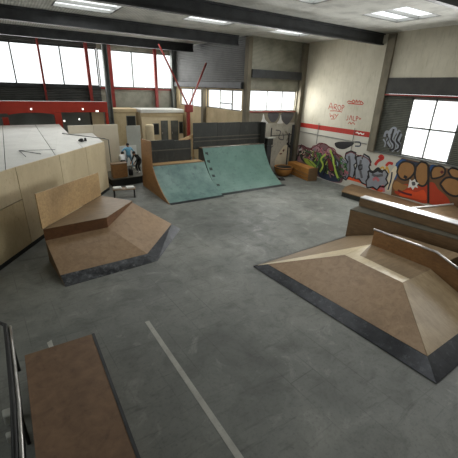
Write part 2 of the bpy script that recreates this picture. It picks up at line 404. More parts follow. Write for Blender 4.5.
tn = 23
for y in (-.5, 5.5, 11.3, 16.9, 22.3):
    x1 = RX-.01 if y < BY else SX-.31
    m = MB()
    for z in (CZ-.03, CZ-.45): m.box((LX, y-.09, z-.03), (x1, y+.09, z+.028))
    m.box((LX, y-.012, CZ-.45), (x1, y+.012, CZ-.03))
    struct(m.build('trim_%d' % tn, M['dksteel'])); tn += 1

# painted line and spots on the floor
m = MB(); m.prism([(1.78, 6.13), (1.88, 6.13), (2.02, 2.0), (1.91, 2.0)], .001, .003); o = struct(m.build('floor_marking', M['line']))
m = MB(); m.prism([(-.19, 6.5), (-.1, 6.55), (-.08, 6.3), (-.16, 6.27)], .001, .003); struct(m.build('floor_marking', M['line']))
# conduit along the plaster below the stripe
t = thing('conduit_pipe', (RX-.03, 13.5, 2.56), 'thin grey conduit running along the plaster wall just below the red stripe', 'pipe')
part(t, 'pipe_run', M['greysteel'], lambda m: m.tube([(RX-.03, 16.1, 2.58), (RX-.03, 11.1, 2.52)], .016))
for y in (14.6, 12.0): part(t, 'drop_pipe', M['greysteel'], lambda m: m.tube([(RX-.03, y, 3.25), (RX-.03, y, 2.02)], .014))

def patch(m, a, b, c, d, n=10):
    k = len(m.v)
    for i in range(n+1):
        for j in range(n+1): m.v.append(lerp(lerp(a, b, i/n), lerp(d, c, i/n), j/n))
    for i in range(n):
        for j in range(n): m.f.append((k+i*(n+1)+j, k+(i+1)*(n+1)+j, k+(i+1)*(n+1)+j+1, k+i*(n+1)+j+1)); m.m.append(m.k)
# ------------------------------------------------------------------ plywood corner bank with backboard
def corner_bank():
    A, B, D = (.45, 8.55, .01), (3.09, 8.73, .01), (4.76, 10.69, .01)
    T1, T2, T3 = (.25, 10.25, .7), (2.07, 10.38, .72), (3.29, 11.66, 1.0)
    L1, L2, L3, K = (.25, 10.26, 1.05), (2.08, 10.40, 1.05), (3.30, 11.68, 1.05), (2.43, 12.79, 1.05)
    t = thing('bank_ramp', (2, 10.5, 0), 'low plywood corner bank with steel kicker plates and an upright board behind its deck', 'ramp')
    up = lambda p, d=.012: (p[0], p[1], p[2]+d)
    a1, b1, d1 = lerp(A, T1, .23), lerp(B, T2, .2), lerp(D, T3, .19)
    part(t, 'bank_panel', M['ply'], lambda m: m.slab([a1, b1, T2, T1], .02))
    part(t, 'bank_panel', M['ply'], lambda m: patch(m, b1, d1, T3, T2), smooth=True)
    part(t, 'riser', M['riser'], lambda m: (m.slab([T1, T2, L2, L1], .02), m.slab([T2, T3, L3, L2], .02)))
    part(t, 'deck', M['plydeck'], lambda m: m.slab([up(L1), up(L2), up(L3), up(K)], .03))
    part(t, 'steel_plate', M['steelglint'], lambda m: m.slab([A, B, b1, a1], .012), label='steel plate with glints put into its colour along the front foot of the bank')
    part(t, 'steel_plate', M['steel'], lambda m: m.slab([B, D, d1, b1], .012), label='darker steel plate along the angled foot of the bank')
    def sides(m):
        m.slab([A, T1, L1, (.25, 10.26, .01)], .02)
        m.slab([(.25, 10.3, .01), (.25, 10.3, 1.05), K, (K[0], K[1], .01)], .02)
        m.slab([D, (K[0], K[1], .01), K, L3, T3], .02)
    part(t, 'side_panel', M['plybrown'], sides)
    n = Vector((2.18, 2.54, 0)).normalized(); n = Vector((n.y, -n.x, 0))*.03
    part(t, 'backboard', M['plyboard'], lambda m: m.slab([(.24, 10.27, 1.07), (2.45, 12.82, 1.07), (2.45, 12.82, 1.95), (.24, 10.27, 2.12)], .03), label='upright raw board behind the deck')
corner_bank()

# ------------------------------------------------------------------ hip ramp on the other side
def hip_ramp():
    z = .7
    P0, P1, P2 = (5.49, 6.99, .01), (5.88, 1.69, .01), (8.80, 1.75, .01)
    R1, R2, R3 = (7.41, 5.25, z), (7.48, 3.54, z), (8.80, 3.55, z)
    E1 = (8.71, 5.33, z); Q = (9.90, 7.12, .01); E2 = (10.18, 5.42, z)
    t = thing('hip_ramp', (7.5, 4.5, 0), 'large plywood hip ramp with dark steel kicker plates and a raised grind rail', 'ramp')
    up = lambda p, d=.012: (p[0], p[1], p[2]+d)
    i0, i1 = lerp(P0, R1, .17), lerp(P1, R2, .22); i2 = lerp(P2, R3, .22)
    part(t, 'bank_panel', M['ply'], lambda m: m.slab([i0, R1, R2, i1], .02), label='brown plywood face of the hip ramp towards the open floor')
    part(t, 'bank_panel', M['plyglare'], lambda m: m.slab([P0, E1, R1], .02), label='plywood wedge with glare put into its colour along the ridge of the hip ramp')
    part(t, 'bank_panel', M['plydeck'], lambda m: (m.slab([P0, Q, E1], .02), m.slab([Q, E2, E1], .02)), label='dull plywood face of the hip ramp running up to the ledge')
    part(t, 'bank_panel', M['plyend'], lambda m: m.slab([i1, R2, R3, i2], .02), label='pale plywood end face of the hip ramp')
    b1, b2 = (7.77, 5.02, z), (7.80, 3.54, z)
    part(t, 'ridge_strip', M['plyglare'], lambda m: m.slab([R1, E1, b1, b2, R2], .02), label='plywood strip with glare put into its colour along the top edge of the hip ramp')
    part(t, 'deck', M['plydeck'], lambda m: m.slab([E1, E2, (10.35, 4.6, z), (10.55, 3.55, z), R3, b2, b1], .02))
    part(t, 'steel_plate', M['steel'], lambda m: m.slab([P0, i0, i1, P1], .012), label='long dark steel plate along the front foot of the hip ramp')
    part(t, 'steel_plate', M['steel'], lambda m: m.slab([P1, i1, i2, P2], .012), label='steel plate along the end foot of the hip ramp')
    j0 = lerp(P0, R1, .05); j1 = lerp(Q, E2, .07)
    part(t, 'steel_plate', M['steel'], lambda m: m.slab([up(P0, .016), up(Q, .016), up(j1, .016), up(j0, .016)], .008), label='narrow steel edging beside the ledge')
    wall = [(8.71, 5.32), (8.80, 5.32), (8.92, 3.55), (8.83, 3.55)]
    def rw(m):
        m.prism(wall, z-.05, 1.19)
        m.prism([(8.83, 3.55), (8.92, 3.55), (8.90, 1.75), (8.81, 1.75)], [.6, .6, .01, .01], [1.19, 1.19, .55, .55])
    part(t, 'back_panel', M['plybrown'], lambda m: (m.slab([(8.93, 3.55, .005), (10.5, 3.55, .005), (10.5, 3.55, z-.03), (8.93, 3.55, z-.03)], .03)))
    part(t, 'rail_wall', M['plyside'], rw)
    part(t, 'grind_rail', M['rail'], lambda m: m.tube([(8.74, 5.36, 1.21), (8.86, 3.55, 1.21), (8.85, 1.75, .57)], .035), smooth=True)
hip_ramp()

# ------------------------------------------------------------------ stepped ledge boxes beyond the hip ramp
def ledge():
    t = thing('grind_ledge', (10.5, 5, 0), 'long stepped plywood ledge with a bright steel coping, beyond the hip ramp', 'ledge')
    f = lambda s: (9.94+.68*s/3.2, 7.18-s)       # front line of the lower step
    g = lambda s: (10.56+.38*s/3.2, 7.30-s)
    a, b = f(0), f(6.6); c, d = g(6.7), g(0)
    part(t, 'lower_step', M['plybrown'], lambda m: m.prism([a, b, (12.2, .6), (10.60, 7.28)], .005, 1.05), .012)
    part(t, 'step_top', M['ledgetop'], lambda m: m.prism([a, b, (12.2, .6), (10.60, 7.28)], 1.052, 1.075))
    part(t, 'upper_step', M['plybrown'], lambda m: m.prism([d, c, (c[0]+.85, c[1]+.1), (d[0]+.5, d[1]+.08)], 1.077, 1.38), .01)
    part(t, 'upper_base', M['plybrown'], lambda m: m.prism([(10.62, 7.29), (12.22, .6), (12.3, .62), (11.1, 7.37)], .005, 1.075))
    part(t, 'coping', M['coping'], lambda m: m.prism([d, c, (c[0]+.4, c[1]+.05), (d[0]+.38, d[1]+.06)], 1.382, 1.42), .01)
ledge()

# low platform and wedge by the graffiti wall
t = thing('low_platform', (14.8, 9, 0), 'low dark-edged wooden platform along the foot of the graffiti wall', 'platform')
part(t, 'platform_top', M['plybrown'], lambda m: m.prism([(13.9, 10.75), (14.2, 7.0), (15.66, 7.0), (15.66, 11.5), (14.72, 11.25)], .23, .27))
part(t, 'platform_side', M['darkboard'], lambda m: m.prism([(13.92, 10.73), (14.22, 7.02), (15.64, 7.02), (15.64, 11.47), (14.73, 11.22)], .005, .228))
t = thing('wedge_ramp', (14.5, 6, 0), 'brown wooden wedge ramp with a pale metal top edge, behind the steel-topped ledge', 'ramp')
part(t, 'wedge_body', M['plybrown'], lambda m: m.prism([(13.2, 6.83), (13.0, 4.6), (15.5, 4.0), (15.62, 6.22)], .005, [.66, .05, .05, .66]))
part(t, 'metal_edge', M['coping'], lambda m: m.bar((13.2, 6.83, .69), (15.62, 6.22, .69), .07, .05))

# ------------------------------------------------------------------ green quarter pipes
def arc(y0, y1, z1, a0, a1, n=14):
    pts = []
    for i in range(n+1):
        a = radians(a0+(a1-a0)*i/n); pts.append((sin(a)-sin(radians(a0)), cos(radians(a0))-cos(a)))
    sx = (y1-y0)/pts[-1][0]; sz = z1/pts[-1][1]
    return [(y0+p*sx, .012+q*sz) for p, q in pts]
def surface(m, pr, x0f, x1f, t=.03):
    n = len(m.v); N = len(pr)
    for dz in (0, -t):
        for i, (y, z) in enumerate(pr):
            u = i/(N-1); m.v += [(x0f(u), y, z+dz if i else max(z+dz, .002)), (x1f(u), y, z+dz if i else max(z+dz, .002))]
    for i in range(N-1):
        m.f.append((n+2*i, n+2*i+1, n+2*i+3, n+2*i+2)); k = n+2*N; m.f.append((k+2*i, k+2*i+2, k+2*i+3, k+2*i+1))
        m.f.append((n+2*i, n+2*i+2, k+2*i+2, k+2*i)); m.f.append((n+2*i+1, k+2*i+1, k+2*i+3, n+2*i+3)); m.m += [0]*4
    m.f.append((n, k, k+1, n+1)); m.f.append((n+2*N-2, n+2*N-1, k+2*N-1, k+2*N-2)); m.m += [0]*2
def side_poly(pr, yb, zt):
    return [(y, max(z-.032, .003)) for y, z in pr]+[(yb, zt), (yb, .003)]
def quarter_high():
    t = thing('quarter_pipe', (10.5, 14.7, 0), 'taller green quarter pipe with a dark panelled wall behind its deck', 'ramp')
    pr = arc(13.76, 15.80, 2.0, 16, 66)
    x0, x1 = 8.44, 12.56
    part(t, 'riding_surface', M['green'], lambda m: surface(m, pr, lambda u: x0, lambda u: x1), smooth=False)
    sp = side_poly(pr, 16.28, 1.97)
    for x in (x0, x1-.04):
        part(t, 'side_panel', M['darkboard'], lambda m: m.slab([(x, y, z) for y, z in sp], .03) if x == x0 else m.slab([(x+.03, y, z) for y, z in sp], .03))
    part(t, 'deck', M['plydeck'], lambda m: m.box((x0, 15.82, 1.975), (x1, 16.24, 2.005)))
    part(t, 'coping', M['rail'], lambda m: m.tube([(x0, 15.81, 2.03), (x1, 15.81, 2.03)], .03), smooth=True)
    for k in range(3):
        a = 8.12+k*1.5; b = a+1.48
        part(t, 'wall_panel', M['darkboard'], lambda m: m.box((a, 16.25, 1.9), (b, 16.29, 3.26-.012*k)))
    part(t, 'wall_panel', M['darkboard'], lambda m: m.box((12.58, 15.82, 1.9), (12.64, 16.29, 3.23)), label='dark end panel closing the deck')
    for z in (2.28, 2.48): part(t, 'wall_rail', M['ledgetop'], lambda m: m.box((8.14, 16.20, z), (12.56, 16.248, z+.05)))
    part(t, 'steel_plate', M['steel'], lambda m: m.slab([(x0, 13.62, .012), (x1+.1, 13.62, .012), (x1+.1, 13.86, .045), (x0, 13.86, .045)], .008))
    for i in (3, 6, 8, 10, 12):
        (ya, za), (yb, zb) = pr[i], pr[i+1]
        part(t, 'hand_slot', M['slot'], lambda m: m.slab([(x0+.1, ya+.04, za+.045), (x0+.26, ya+.02, za+.035), (x0+.26, yb-.04, zb-.005), (x0+.1, yb-.02, zb+.005)], .004))
quarter_high()
def quarter_low():
    t = thing('quarter_pipe', (7, 14.6, 0), 'lower worn green quarter pipe with a tall raw plywood side', 'ramp')
    x0, x1 = 5.54, 8.40
    pr = arc(13.52, 15.52, 1.34, 14, 52)
    part(t, 'riding_surface', M['greenL'], lambda m: surface(m, pr, lambda u: x0, lambda u: x1))
    sp = [(y, z+.02 if i else .004) for i, (y, z) in enumerate(pr)]+[(15.54, 2.55), (16.95, 2.5), (17.1, .004)]
    part(t, 'side_panel', M['plyside'], lambda m: m.slab([(5.49, y, z) for y, z in sp], .04), label='raw orange plywood side panel')
    part(t, 'deck', M['plyboard'], lambda m: m.box((x0, 15.54, 1.33), (x1, 16.2, 1.36)))
    part(t, 'coping', M['plydeck'], lambda m: m.tube([(x0, 15.53, 1.375), (x1, 15.53, 1.375)], .025), smooth=True)
    part(t, 'wall_panel', M['darkboard'], lambda m: m.box((x0, 16.21, 1.25), (7.0, 16.26, 2.47)))
    part(t, 'wall_panel', M['darkboard'], lambda m: m.box((7.02, 16.21, 1.25), (7.95, 16.26, 2.42)))
    part(t, 'wall_rail', M['ledgetop'], lambda m: m.box((x0+.02, 16.16, 1.95), (7.93, 16.208, 2.0)))
    part(t, 'steel_plate', M['steel'], lambda m: m.slab([(x0, 13.4, .012), (x1, 13.42, .012), (x1, 13.6, .035), (x0, 13.6, .035)], .008))
quarter_low()
m = MB(); m.bar((7.35, 16.33, 2.36), (8.3, 16.4, 2.62), .05, .16); m.bar((7.5, 16.4, .01), (7.5, 16.4, 2.38), .07, .07); m.bar((8.2, 16.44, .01), (8.2, 16.44, 2.5), .07, .07)
tag(m.build('plank_trestle', M['plyboard']), 'pale plank on two props behind the wall of the lower green quarter pipe', 'plank')

# ------------------------------------------------------------------ cream booth with a flat white roof
def booth():
    t = thing('booth', (1, 17, 0), 'large booth of cream panels under a flat white roof, behind the corner bank', 'booth')
    A, B = (-.75, 10.71), (3.72, 17.1)
    d = Vector((B[0]-A[0], B[1]-A[1], 0)); Ln = d.length; d.normalize(); n = Vector((d.y, -d.x, 0))
    P = lambda s, z, off=0: (A[0]+d.x*s+n.x*off, A[1]+d.y*s+n.y*off, z)
    A0 = -3.2
    ht = lambda s: 2.66-.033*max(s, 0)
    cuts = [A0, -1.2, 1.13, 3.62, 5.78, Ln]
    # panels between seams: the first two are split by a waist joint
    for k in range(len(cuts)-1):
        a, b = cuts[k]+.012, cuts[k+1]-.012
        z0 = .14
        wz = 1.62
        if k < 2:
            part(t, 'wall_panel', M['cream'], lambda m: m.slab([P(a, wz+.02), P(b, wz+.02), P(b, ht(b)), P(a, ht(a))], .05))
            part(t, 'wall_panel', M['creamlow'], lambda m: m.slab([P(a, z0), P(b, z0), P(b, wz-.01), P(a, wz-.01)], .05))
        else:
            part(t, 'wall_panel', M['cream'], lambda m: m.slab([P(a, z0), P(b, z0), P(b, ht(b)), P(a, ht(a))], .05))
    part(t, 'inner_frame', M['seam'], lambda m: m.slab([P(A0, .01, -.06), P(Ln, .01, -.06), P(Ln, 2.3, -.06), P(A0, 2.5, -.06)], .04))
    part(t, 'plinth', M['void'], lambda m: m.slab([P(A0, .005, .01), P(Ln, .005, .01), P(Ln, .135, .01), P(A0, .135, .01)], .05))
    e = P(Ln, 0, -.06); s = P(A0, 0, -.06)
    part(t, 'end_wall', M['cream'], lambda m: m.slab([(e[0]+.05, e[1], .005), (3.66, 19.3, .005), (3.66, 19.3, 2.4), (e[0]+.05, e[1], 2.4)], .05))
    # roof sheets side by side
    xs = [s[0]-.5, -1.9, -.35, 1.2, 2.45, 3.66]
    def yfront(x): return A[1]+(x-A[0])*d.y/d.x+.12
    for a, b in zip(xs, xs[1:]):
        zf = lambda x: 2.62-.05*max(0, (x+.75))*.9
        yb = 19.33 if b > 3 else 22.4
        part(t, 'roof_sheet', M['whitetop'], lambda m: m.slab([(a+.012, yfront(a), zf(a)), (b-.012, yfront(b), zf(b)), (b-.012, yb, 2.56 if b > 3 else 2.74), (a+.012, yb, 2.56 if b > 3 else 2.74)], .04))
booth()
m = MB(); m.tube([(2.1, 18.6, 2.68), (3.78, 17.3, 2.53), (3.92, 17.05, 2.5), (3.93, 17.05, 1.4)], .022)
tag(m.build('bent_pipe', M['greysteel'], smooth=True), 'long thin grey pipe lying on the white roof and bending down the booth corner', 'pipe')
m = MB(); m.tube([(.75, 13.75, 2.60), (.1, 14.4, 2.66), (.25, 13.1, 2.66)], .014); m.tube([(.1, 14.4, 2.66), (1.3, 14.5, 2.6)], .009)
tag(m.build('wire_prop', M['greysteel']), 'thin bent wire prop near the front edge of the white booth roof', 'wire')
def trainer(x, y, z, rz, label):
    t = thing('trainer', (x, y, z), label, 'shoe', 'dark shoes on the booth roof')
    R = Matrix.Rotation(rz, 3, 'Z')
    q = lambda p: tuple(R @ Vector(p)+Vector((x, y, z)))
    def up(m):
        n = len(m.v); prof = [(-.15, .05, .1), (-.1, .06, .14), (-.02, .055, .13), (.06, .055, .085), (.14, .05, .06), (.18, .03, .04)]
        for (a, w, h) in prof: m.v += [q((a, -w, .025)), q((a, -w*.7, h)), q((a, w*.7, h)), q((a, w, .025))]
        for i in range(len(prof)-1):
            for j in range(4): m.f.append((n+4*i+j, n+4*i+(j+1) % 4, n+4*i+4+(j+1) % 4, n+4*i+4+j)); m.m.append(0)
        m.f += [(n, n+1, n+2, n+3), tuple(n+4*len(prof)-4+j for j in (3, 2, 1, 0))]; m.m += [0, 0]
    part(t, 'upper', M['black'], up); part(t, 'sole', M['void'], lambda m: m.prism([q(p)[:2] for p in ((-.16, -.06, 0), (.12, -.06, 0), (.19, 0, 0), (.12, .06, 0), (-.16, .06, 0))], z, z+.024))
trainer(2.62, 16.75, 2.53, 2.0, 'small dark shoe on the booth roof, nearer the cream front panels')
trainer(2.86, 17.0, 2.52, 1.4, 'small dark shoe on the booth roof, nearer the bent pipe corner')

# cream wall slab and pale panel by the people
t = thing('partition', (4.3, 19.4, 0), 'tall cream partition standing between the booth and the people', 'partition')
part(t, 'partition_panel', M['creamlite'], lambda m: m.box((2.5, 19.36, .41), (3.74, 19.46, 2.95))); part(t, 'partition_panel', M['creamlite'], lambda m: m.box((3.75, 19.36, .41), (5.02, 19.46, 2.96))); part(t, 'partition_foot', M['seam'], lambda m: m.box((3.8, 19.37, .405), (5.0, 19.45, .409)))
m = MB(); m.prism([(5.84, 20.62), (6.72, 20.66), (6.72, 20.70), (5.84, 20.66)], .005, 2.74); tag(m.build('upright_panel', M['greypanel'], bevel=.01), 'pale grey upright panel standing behind the people', 'panel')
m = MB(); m.prism([(5.05, 20.3), (6.3, 20.38), (6.3, 20.41), (5.05, 20.33)], .41, 1.62); tag(m.build('white_board', M['whitebd'], bevel=.008), 'bright white board standing right behind the three people', 'board')

# platform the people stand on, box on its edge
t = thing('platform', (5, 18.5, 0), 'low wooden platform with a pale front edge where the people stand', 'platform')
part(t, 'platform_side', M['void'], lambda m: m.prism([(3.98, 17.45), (5.44, 17.62), (6.3, 17.9), (6.3, 20.35), (3.98, 20.35)], .005, .36))
part(t, 'platform_top', M['ledgetop'], lambda m: m.prism([(3.95, 17.42), (5.46, 17.6), (6.3, 17.88), (6.3, 20.58), (3.95, 20.58)], .362, .4))
t = thing('wooden_box', (4.4, 17.75, .4), 'orange-brown wooden box on the platform edge beside the cream booth corner', 'box')
part(t, 'box_body', M['plyside'], lambda m: m.prism([(4.1, 17.62), (4.9, 17.72), (4.88, 18.1), (4.1, 18.0)], .403, 1.12), .012)
part(t, 'box_lid', M['plybrown'], lambda m: m.prism([(4.08, 17.6), (4.92, 17.7), (4.9, 18.12), (4.08, 18.02)], 1.122, 1.16), .008)

# low table with two pale pads on it
t = thing('low_table', (4.05, 15.5, 0), 'low dark-legged table at the foot of the platform', 'table')
part(t, 'tabletop', M['plydeck'], lambda m: m.prism([(3.5, 15.45), (4.5, 15.2), (4.62, 15.6), (3.6, 15.85)], .40, .44), .008)
for x, y in ((3.56, 15.5), (4.46, 15.27), (4.54, 15.58), (3.65, 15.8)):
    part(t, 'leg', M['black'], lambda m: m.bar((x, y, .003), (x, y, .4), .05))
for (x, y, l) in ((3.74, 15.58, 'pinkish white pad on the low table, nearer the booth'), (4.3, 15.44, 'pinkish white pad on the low table, nearer the green quarter pipe')):
    m = MB(); m.prism([(x-.2, y-.12), (x+.18, y-.16), (x+.21, y+.1), (x-.16, y+.16)], .442, .53)
    tag(m.build('pad', M['whitebd'], bevel=.03), l, 'pad', 'pads on the low table')

# ------------------------------------------------------------------ corner by the back wall
def crate():
    t = thing('wooden_crate', (15, 14.5, 0), 'long orange-brown planked crate against the green graffiti', 'crate')
    a, b = (14.86, 16.05), (14.5, 13.8)
    part(t, 'crate_body', M['crate'], lambda m: m.prism([a, b, (15.1, 13.7), (15.46, 15.95)], .005, .74), .015)
    part(t, 'end_board', M['plybrown'], lambda m: m.prism([(14.48, 13.78), (15.12, 13.68), (15.12, 13.65), (14.48, 13.75)], .005, .78))
    for z in (.18, .4): part(t, 'batten', M['plybrown'], lambda m: m.bar((14.85, 16.0, z), (14.49, 13.83, z), .02, .03))
crate()
def tub():
    t = thing('wooden_tub', (13.75, 15.45, 0), 'round orange-brown tub leaning below the pale dome, beside the green quarter pipe', 'tub')
    c = (14.08, 15.55, 0)
    part(t, 'tub_body', M['crate'], lambda m: m.lathe([(.3, .005), (.44, .12), (.55, .34), (.58, .58), (.53, .58), (.44, .3), (.1, .2)], c), smooth=True)
    part(t, 'hoop', M['black'], lambda m: m.lathe([(.575, .5), (.595, .5), (.6, .55), (.58, .55)], c), smooth=True)
tub()
m = MB(); m.prism([(13.12, 14.62), (13.4, 14.55), (13.46, 14.85), (13.18, 14.92)], .004, [.04, .04, .12, .12]); tag(m.build('rubber_wedge', M['black']), 'small black rubber wedge on the floor by the taller green quarter pipe', 'wedge')
t = thing('steel_stand', (13.1, 15.9, 0), 'dark grey steel stand with a pale top plate beside the taller green quarter pipe', 'stand')
part(t, 'stand_post', M['dksteel'], lambda m: m.box((12.88, 15.85, .004), (13.22, 16.1, 1.9)), .01)
part(t, 'stand_shelf', M['darkboard'], lambda m: m.box((12.84, 15.8, 1.92), (13.26, 16.14, 2.3)), .01)
part(t, 'stand_plate', M['greypanel'], lambda m: m.box((12.82, 15.76, 2.305), (13.44, 16.16, 2.36)))
t = thing('scaffold_stand', (14, 16.2, 0), 'thin black steel scaffold standing against the back wall graffiti', 'frame')
for x in (13.42, 14.9): part(t, 'frame_post', M['dksteel'], lambda m: m.bar((x, 16.22, .004), (x, 16.22, 2.85 if x < 14 else 2.5), .05))
part(t, 'frame_bar', M['dksteel'], lambda m: m.bar((13.42, 16.22, 2.4), (15.2, 16.22, 2.4), .04))
part(t, 'frame_post', M['dksteel'], lambda m: m.bar((15.2, 16.22, .004), (15.2, 16.22, 3.0), .12))

# ------------------------------------------------------------------ far end: red kiosk, cabins, strut
def kiosk():
    t = thing('red_kiosk', (2.5, 23.2, 0), 'red painted kiosk front with two dark openings, behind the white booth roof', 'kiosk')
    zt = 3.95
    x0, x1 = -6.5, 5.45
    def front(m):
        # fascia with an arched underside over the first opening, straight over the second
        def seg(a, b, f, n=14):
            for i in range(n):
                u, v = a+(b-a)*i/n, a+(b-a)*(i+1)/n
                m.box((u, 23, 0), (v, 23.12, 0)) if False else m.prism([(u, 23), (v, 23), (v, 23.12), (u, 23.12)], [f(u), f(v), f(v), f(u)], zt)
        seg(x0, .0, lambda x: 3.3, 1)
        seg(0, 2.34, lambda x: 3.12+.22*math.sqrt(max(0, 1-((x-1.17)/1.3)**2)))
        seg(2.34, x1, lambda x: 3.34, 1)
    part(t, 'fascia', M['redbright'], front)
    for a, b in ((x0, x0+.3), (-.3, .0), (2.34, 2.72), (5.28, 5.45)):
        part(t, 'post', M['redbright'], lambda m: m.box((a, 23.0, .005), (b, 23.12, 3.1 if b < 2.4 and b > -1 and a < .1 else 3.33)))
    part(t, 'back_panel', M['dimback'], lambda m: m.box((x0, 24.0, .005), (4.5, 24.06, 3.9)))
    part(t, 'side_board', M['tan'], lambda m: m.box((4.54, 23.5, .005), (5.27, 23.56, 3.3)))
    part(t, 'roof', M['darkboard'], lambda m: m.box((x0, 23.13, 3.84), (x1, 24.1, 3.94)))
kiosk()
LM = glow('lamp_glow', (1, .95, .85, 1), 2.5)
k = 0
for (x, y, z, l) in ((1.19, 22.98, 3.54, 'small white spotlight on the red fascia over the arched opening'), (3.95, 22.98, 3.53, 'small white spotlight on the red fascia over the straight opening'),
                     (4.78, 22.98, 3.41, 'white lamp low on the red fascia near its end post'), (2.82, 22.98, 2.86, 'white lamp at the foot of the middle red post'), (3.82, 23.9, 2.86, 'white lamp inside the straight dark opening of the red kiosk')):
    t = thing('spotlight', (x, y, z), l, 'lamp', 'small lamps on the red kiosk')
    w = .09 if k == 2 else .045
    part(t, 'lamp_body', M['greysteel'], lambda m: m.box((x-w, y-.03, z-.05), (x+w, y+.015, z+.05)))
    part(t, 'lamp_glass', LM, lambda m: m.prism([(x-w*.9, y-.05), (x+w*.9, y-.05), (x+w*.9, y-.032), (x-w*.9, y-.032)], z-.045, z+.045))
    k += 1

def cabin():
    t = thing('site_cabin', (9.7, 24.5, 0), 'cream site cabin with grey doors and dark windows behind the green quarter pipes', 'cabin')
    part(t, 'cabin_wall', M['cream'], lambda m: m.box((7.95, 24.0, .005), (11.15, 25.8, 3.2)))
    part(t, 'roof_fascia', M['whitetop'], lambda m: m.box((7.9, 23.9, 3.2), (11.18, 25.85, 3.44)), .02)
    part(t, 'fascia_trim', M['tan'], lambda m: m.box((7.92, 23.95, 2.95), (11.16, 23.998, 3.19)))
    for a, b, z0, z1, nm in ((8.74, 9.2, 1.68, 2.48, 'window'), (9.36, 9.9, .05, 2.66, 'door'), (10.15, 10.72, .05, 2.65, 'door'), (10.8, 11.12, 1.7, 2.56, 'window')):
        f = part(t, nm, M['greysteel'], lambda m: m.box((a, 23.96, z0), (b, 23.998, z1)))
        if nm == 'window': part(f, 'pane', M['void'], lambda m: m.box((a+.05, 23.945, z0+.05), (b-.05, 23.958, z1-.05)))
        else: part(f, 'door_handle', M['rail'], lambda m: m.box((a+.06, 23.93, 1.7), (a+.1, 23.958, 1.85)))
cabin()
def hut():
    t = thing('site_hut', (6.8, 24.5, 0), 'smaller cream hut with one dark window, between the red kiosk and the wide site cabin', 'hut')
    part(t, 'hut_wall', M['creamlow'], lambda m: m.box((6.05, 24.3, .005), (7.65, 25.8, 3.22)))
    part(t, 'roof_fascia', M['tan'], lambda m: m.box((6.03, 24.22, 3.22), (7.7, 25.84, 3.46)), .02)
    f = part(t, 'window', M['greysteel'], lambda m: m.box((6.95, 24.26, 2.2), (7.6, 24.298, 3.0)))
    part(f, 'pane', M['void'], lambda m: m.box((7.0, 24.245, 2.25), (7.55, 24.258, 2.95)))
hut()
m = MB(); m.lathe([(.28, .005), (.3, .3), (.3, 2.4), (.26, 2.5)], (8.2, 23.2, 0), 24)
tag(m.build('water_tank', M['cream'], smooth=False), 'pale upright cylinder tank in front of the site cabin corner', 'tank')
def strut():
    t = thing('branching_strut', (9.8, 20.3, 0), 'red steel strut branching into two slanted arms behind the green quarter pipes', 'strut')
    part(t, 'strut_post', M['red'], lambda m: m.box((9.72, 20.22, .004), (9.9, 20.4, 3.8)))
    part(t, 'strut_arm', M['red'], lambda m: m.bar((9.84, 20.3, 3.8), (8.0, 20.3, 7.18), .08))
    part(t, 'strut_arm', M['red'], lambda m: m.bar((9.84, 20.3, 3.8), (11.1, 20.3, 6.4), .09))
    part(t, 'strut_knuckle', M['red'], lambda m: m.box((9.6, 20.18, 3.5), (10.1, 20.44, 3.95)), .03)
strut()

# ------------------------------------------------------------------ bottom corner: flat box and guard rail
t = thing('flat_box', (0, 4.5, 0), 'flat reddish plywood box with a steel-edged side, in the near corner', 'box')
part(t, 'box_top', M['plyred'], lambda m: m.prism([(-.53, 5.58), (.58, 5.56), (.58, 2.2), (-.49, 2.2)], .57, .6), .006)
part(t, 'box_body', M['plybrown'], lambda m: m.prism([(-.51, 5.56), (.56, 5.54), (.56, 2.22), (-.47, 2.22)], .005, .568))
part(t, 'steel_edge', M['dksteel'], lambda m: m.bar((.605, 5.56, .585), (.605, 2.2, .585), .045, .04))
def guard():
    t = thing('guard_rail', (-.7, 5.5, 0), 'scuffed tubular steel guard rail beside the flat reddish box', 'rail')
    part(t, 'top_rail', M['rail'], lambda m: m.tube([(-.66, 6.0, .97), (-.64, 5.4, .98), (-.6, 4.2, .98), (-.6, 2.6, .98)], .028), smooth=True, label='worn bright steel top tube')
    part(t, 'handrail', M['black'], lambda m: m.tube([(-1.05, 6.12, .98), (-.8, 6.16, 1.0), (-.73, 6.05, 1.0), (-.7, 5.4, 1.0), (-.66, 4.2, 1.0), (-.66, 2.6, 1.0)], .035), smooth=True, label='black tube bending round the end')
    for y, x in ((5.95, -.7), (4.3, -.64), (2.7, -.64)): part(t, 'post', M['black'], lambda m: m.tube([(x, y, .004), (x, y, .98)], .025), smooth=True)
    part(t, 'lower_rail', M['black'], lambda m: m.tube([(-.7, 5.95, .5), (-.64, 4.3, .5), (-.64, 2.7, .5)], .022), smooth=True)
guard()
m = MB(); m.prism([(-.95, 4.95), (-.75, 4.92), (-.73, 4.75), (-.93, 4.78)], .005, .22); tag(m.build('stone_block', M['greypanel'], bevel=.03), 'small pale block on the floor behind the guard rail, farther one', 'block')
m = MB(); m.prism([(-.92, 4.55), (-.7, 4.5), (-.68, 4.38), (-.9, 4.42)], .005, .16); tag(m.build('stone_block', M['greypanel'], bevel=.03), 'small pale block on the floor behind the guard rail, nearer one', 'block')

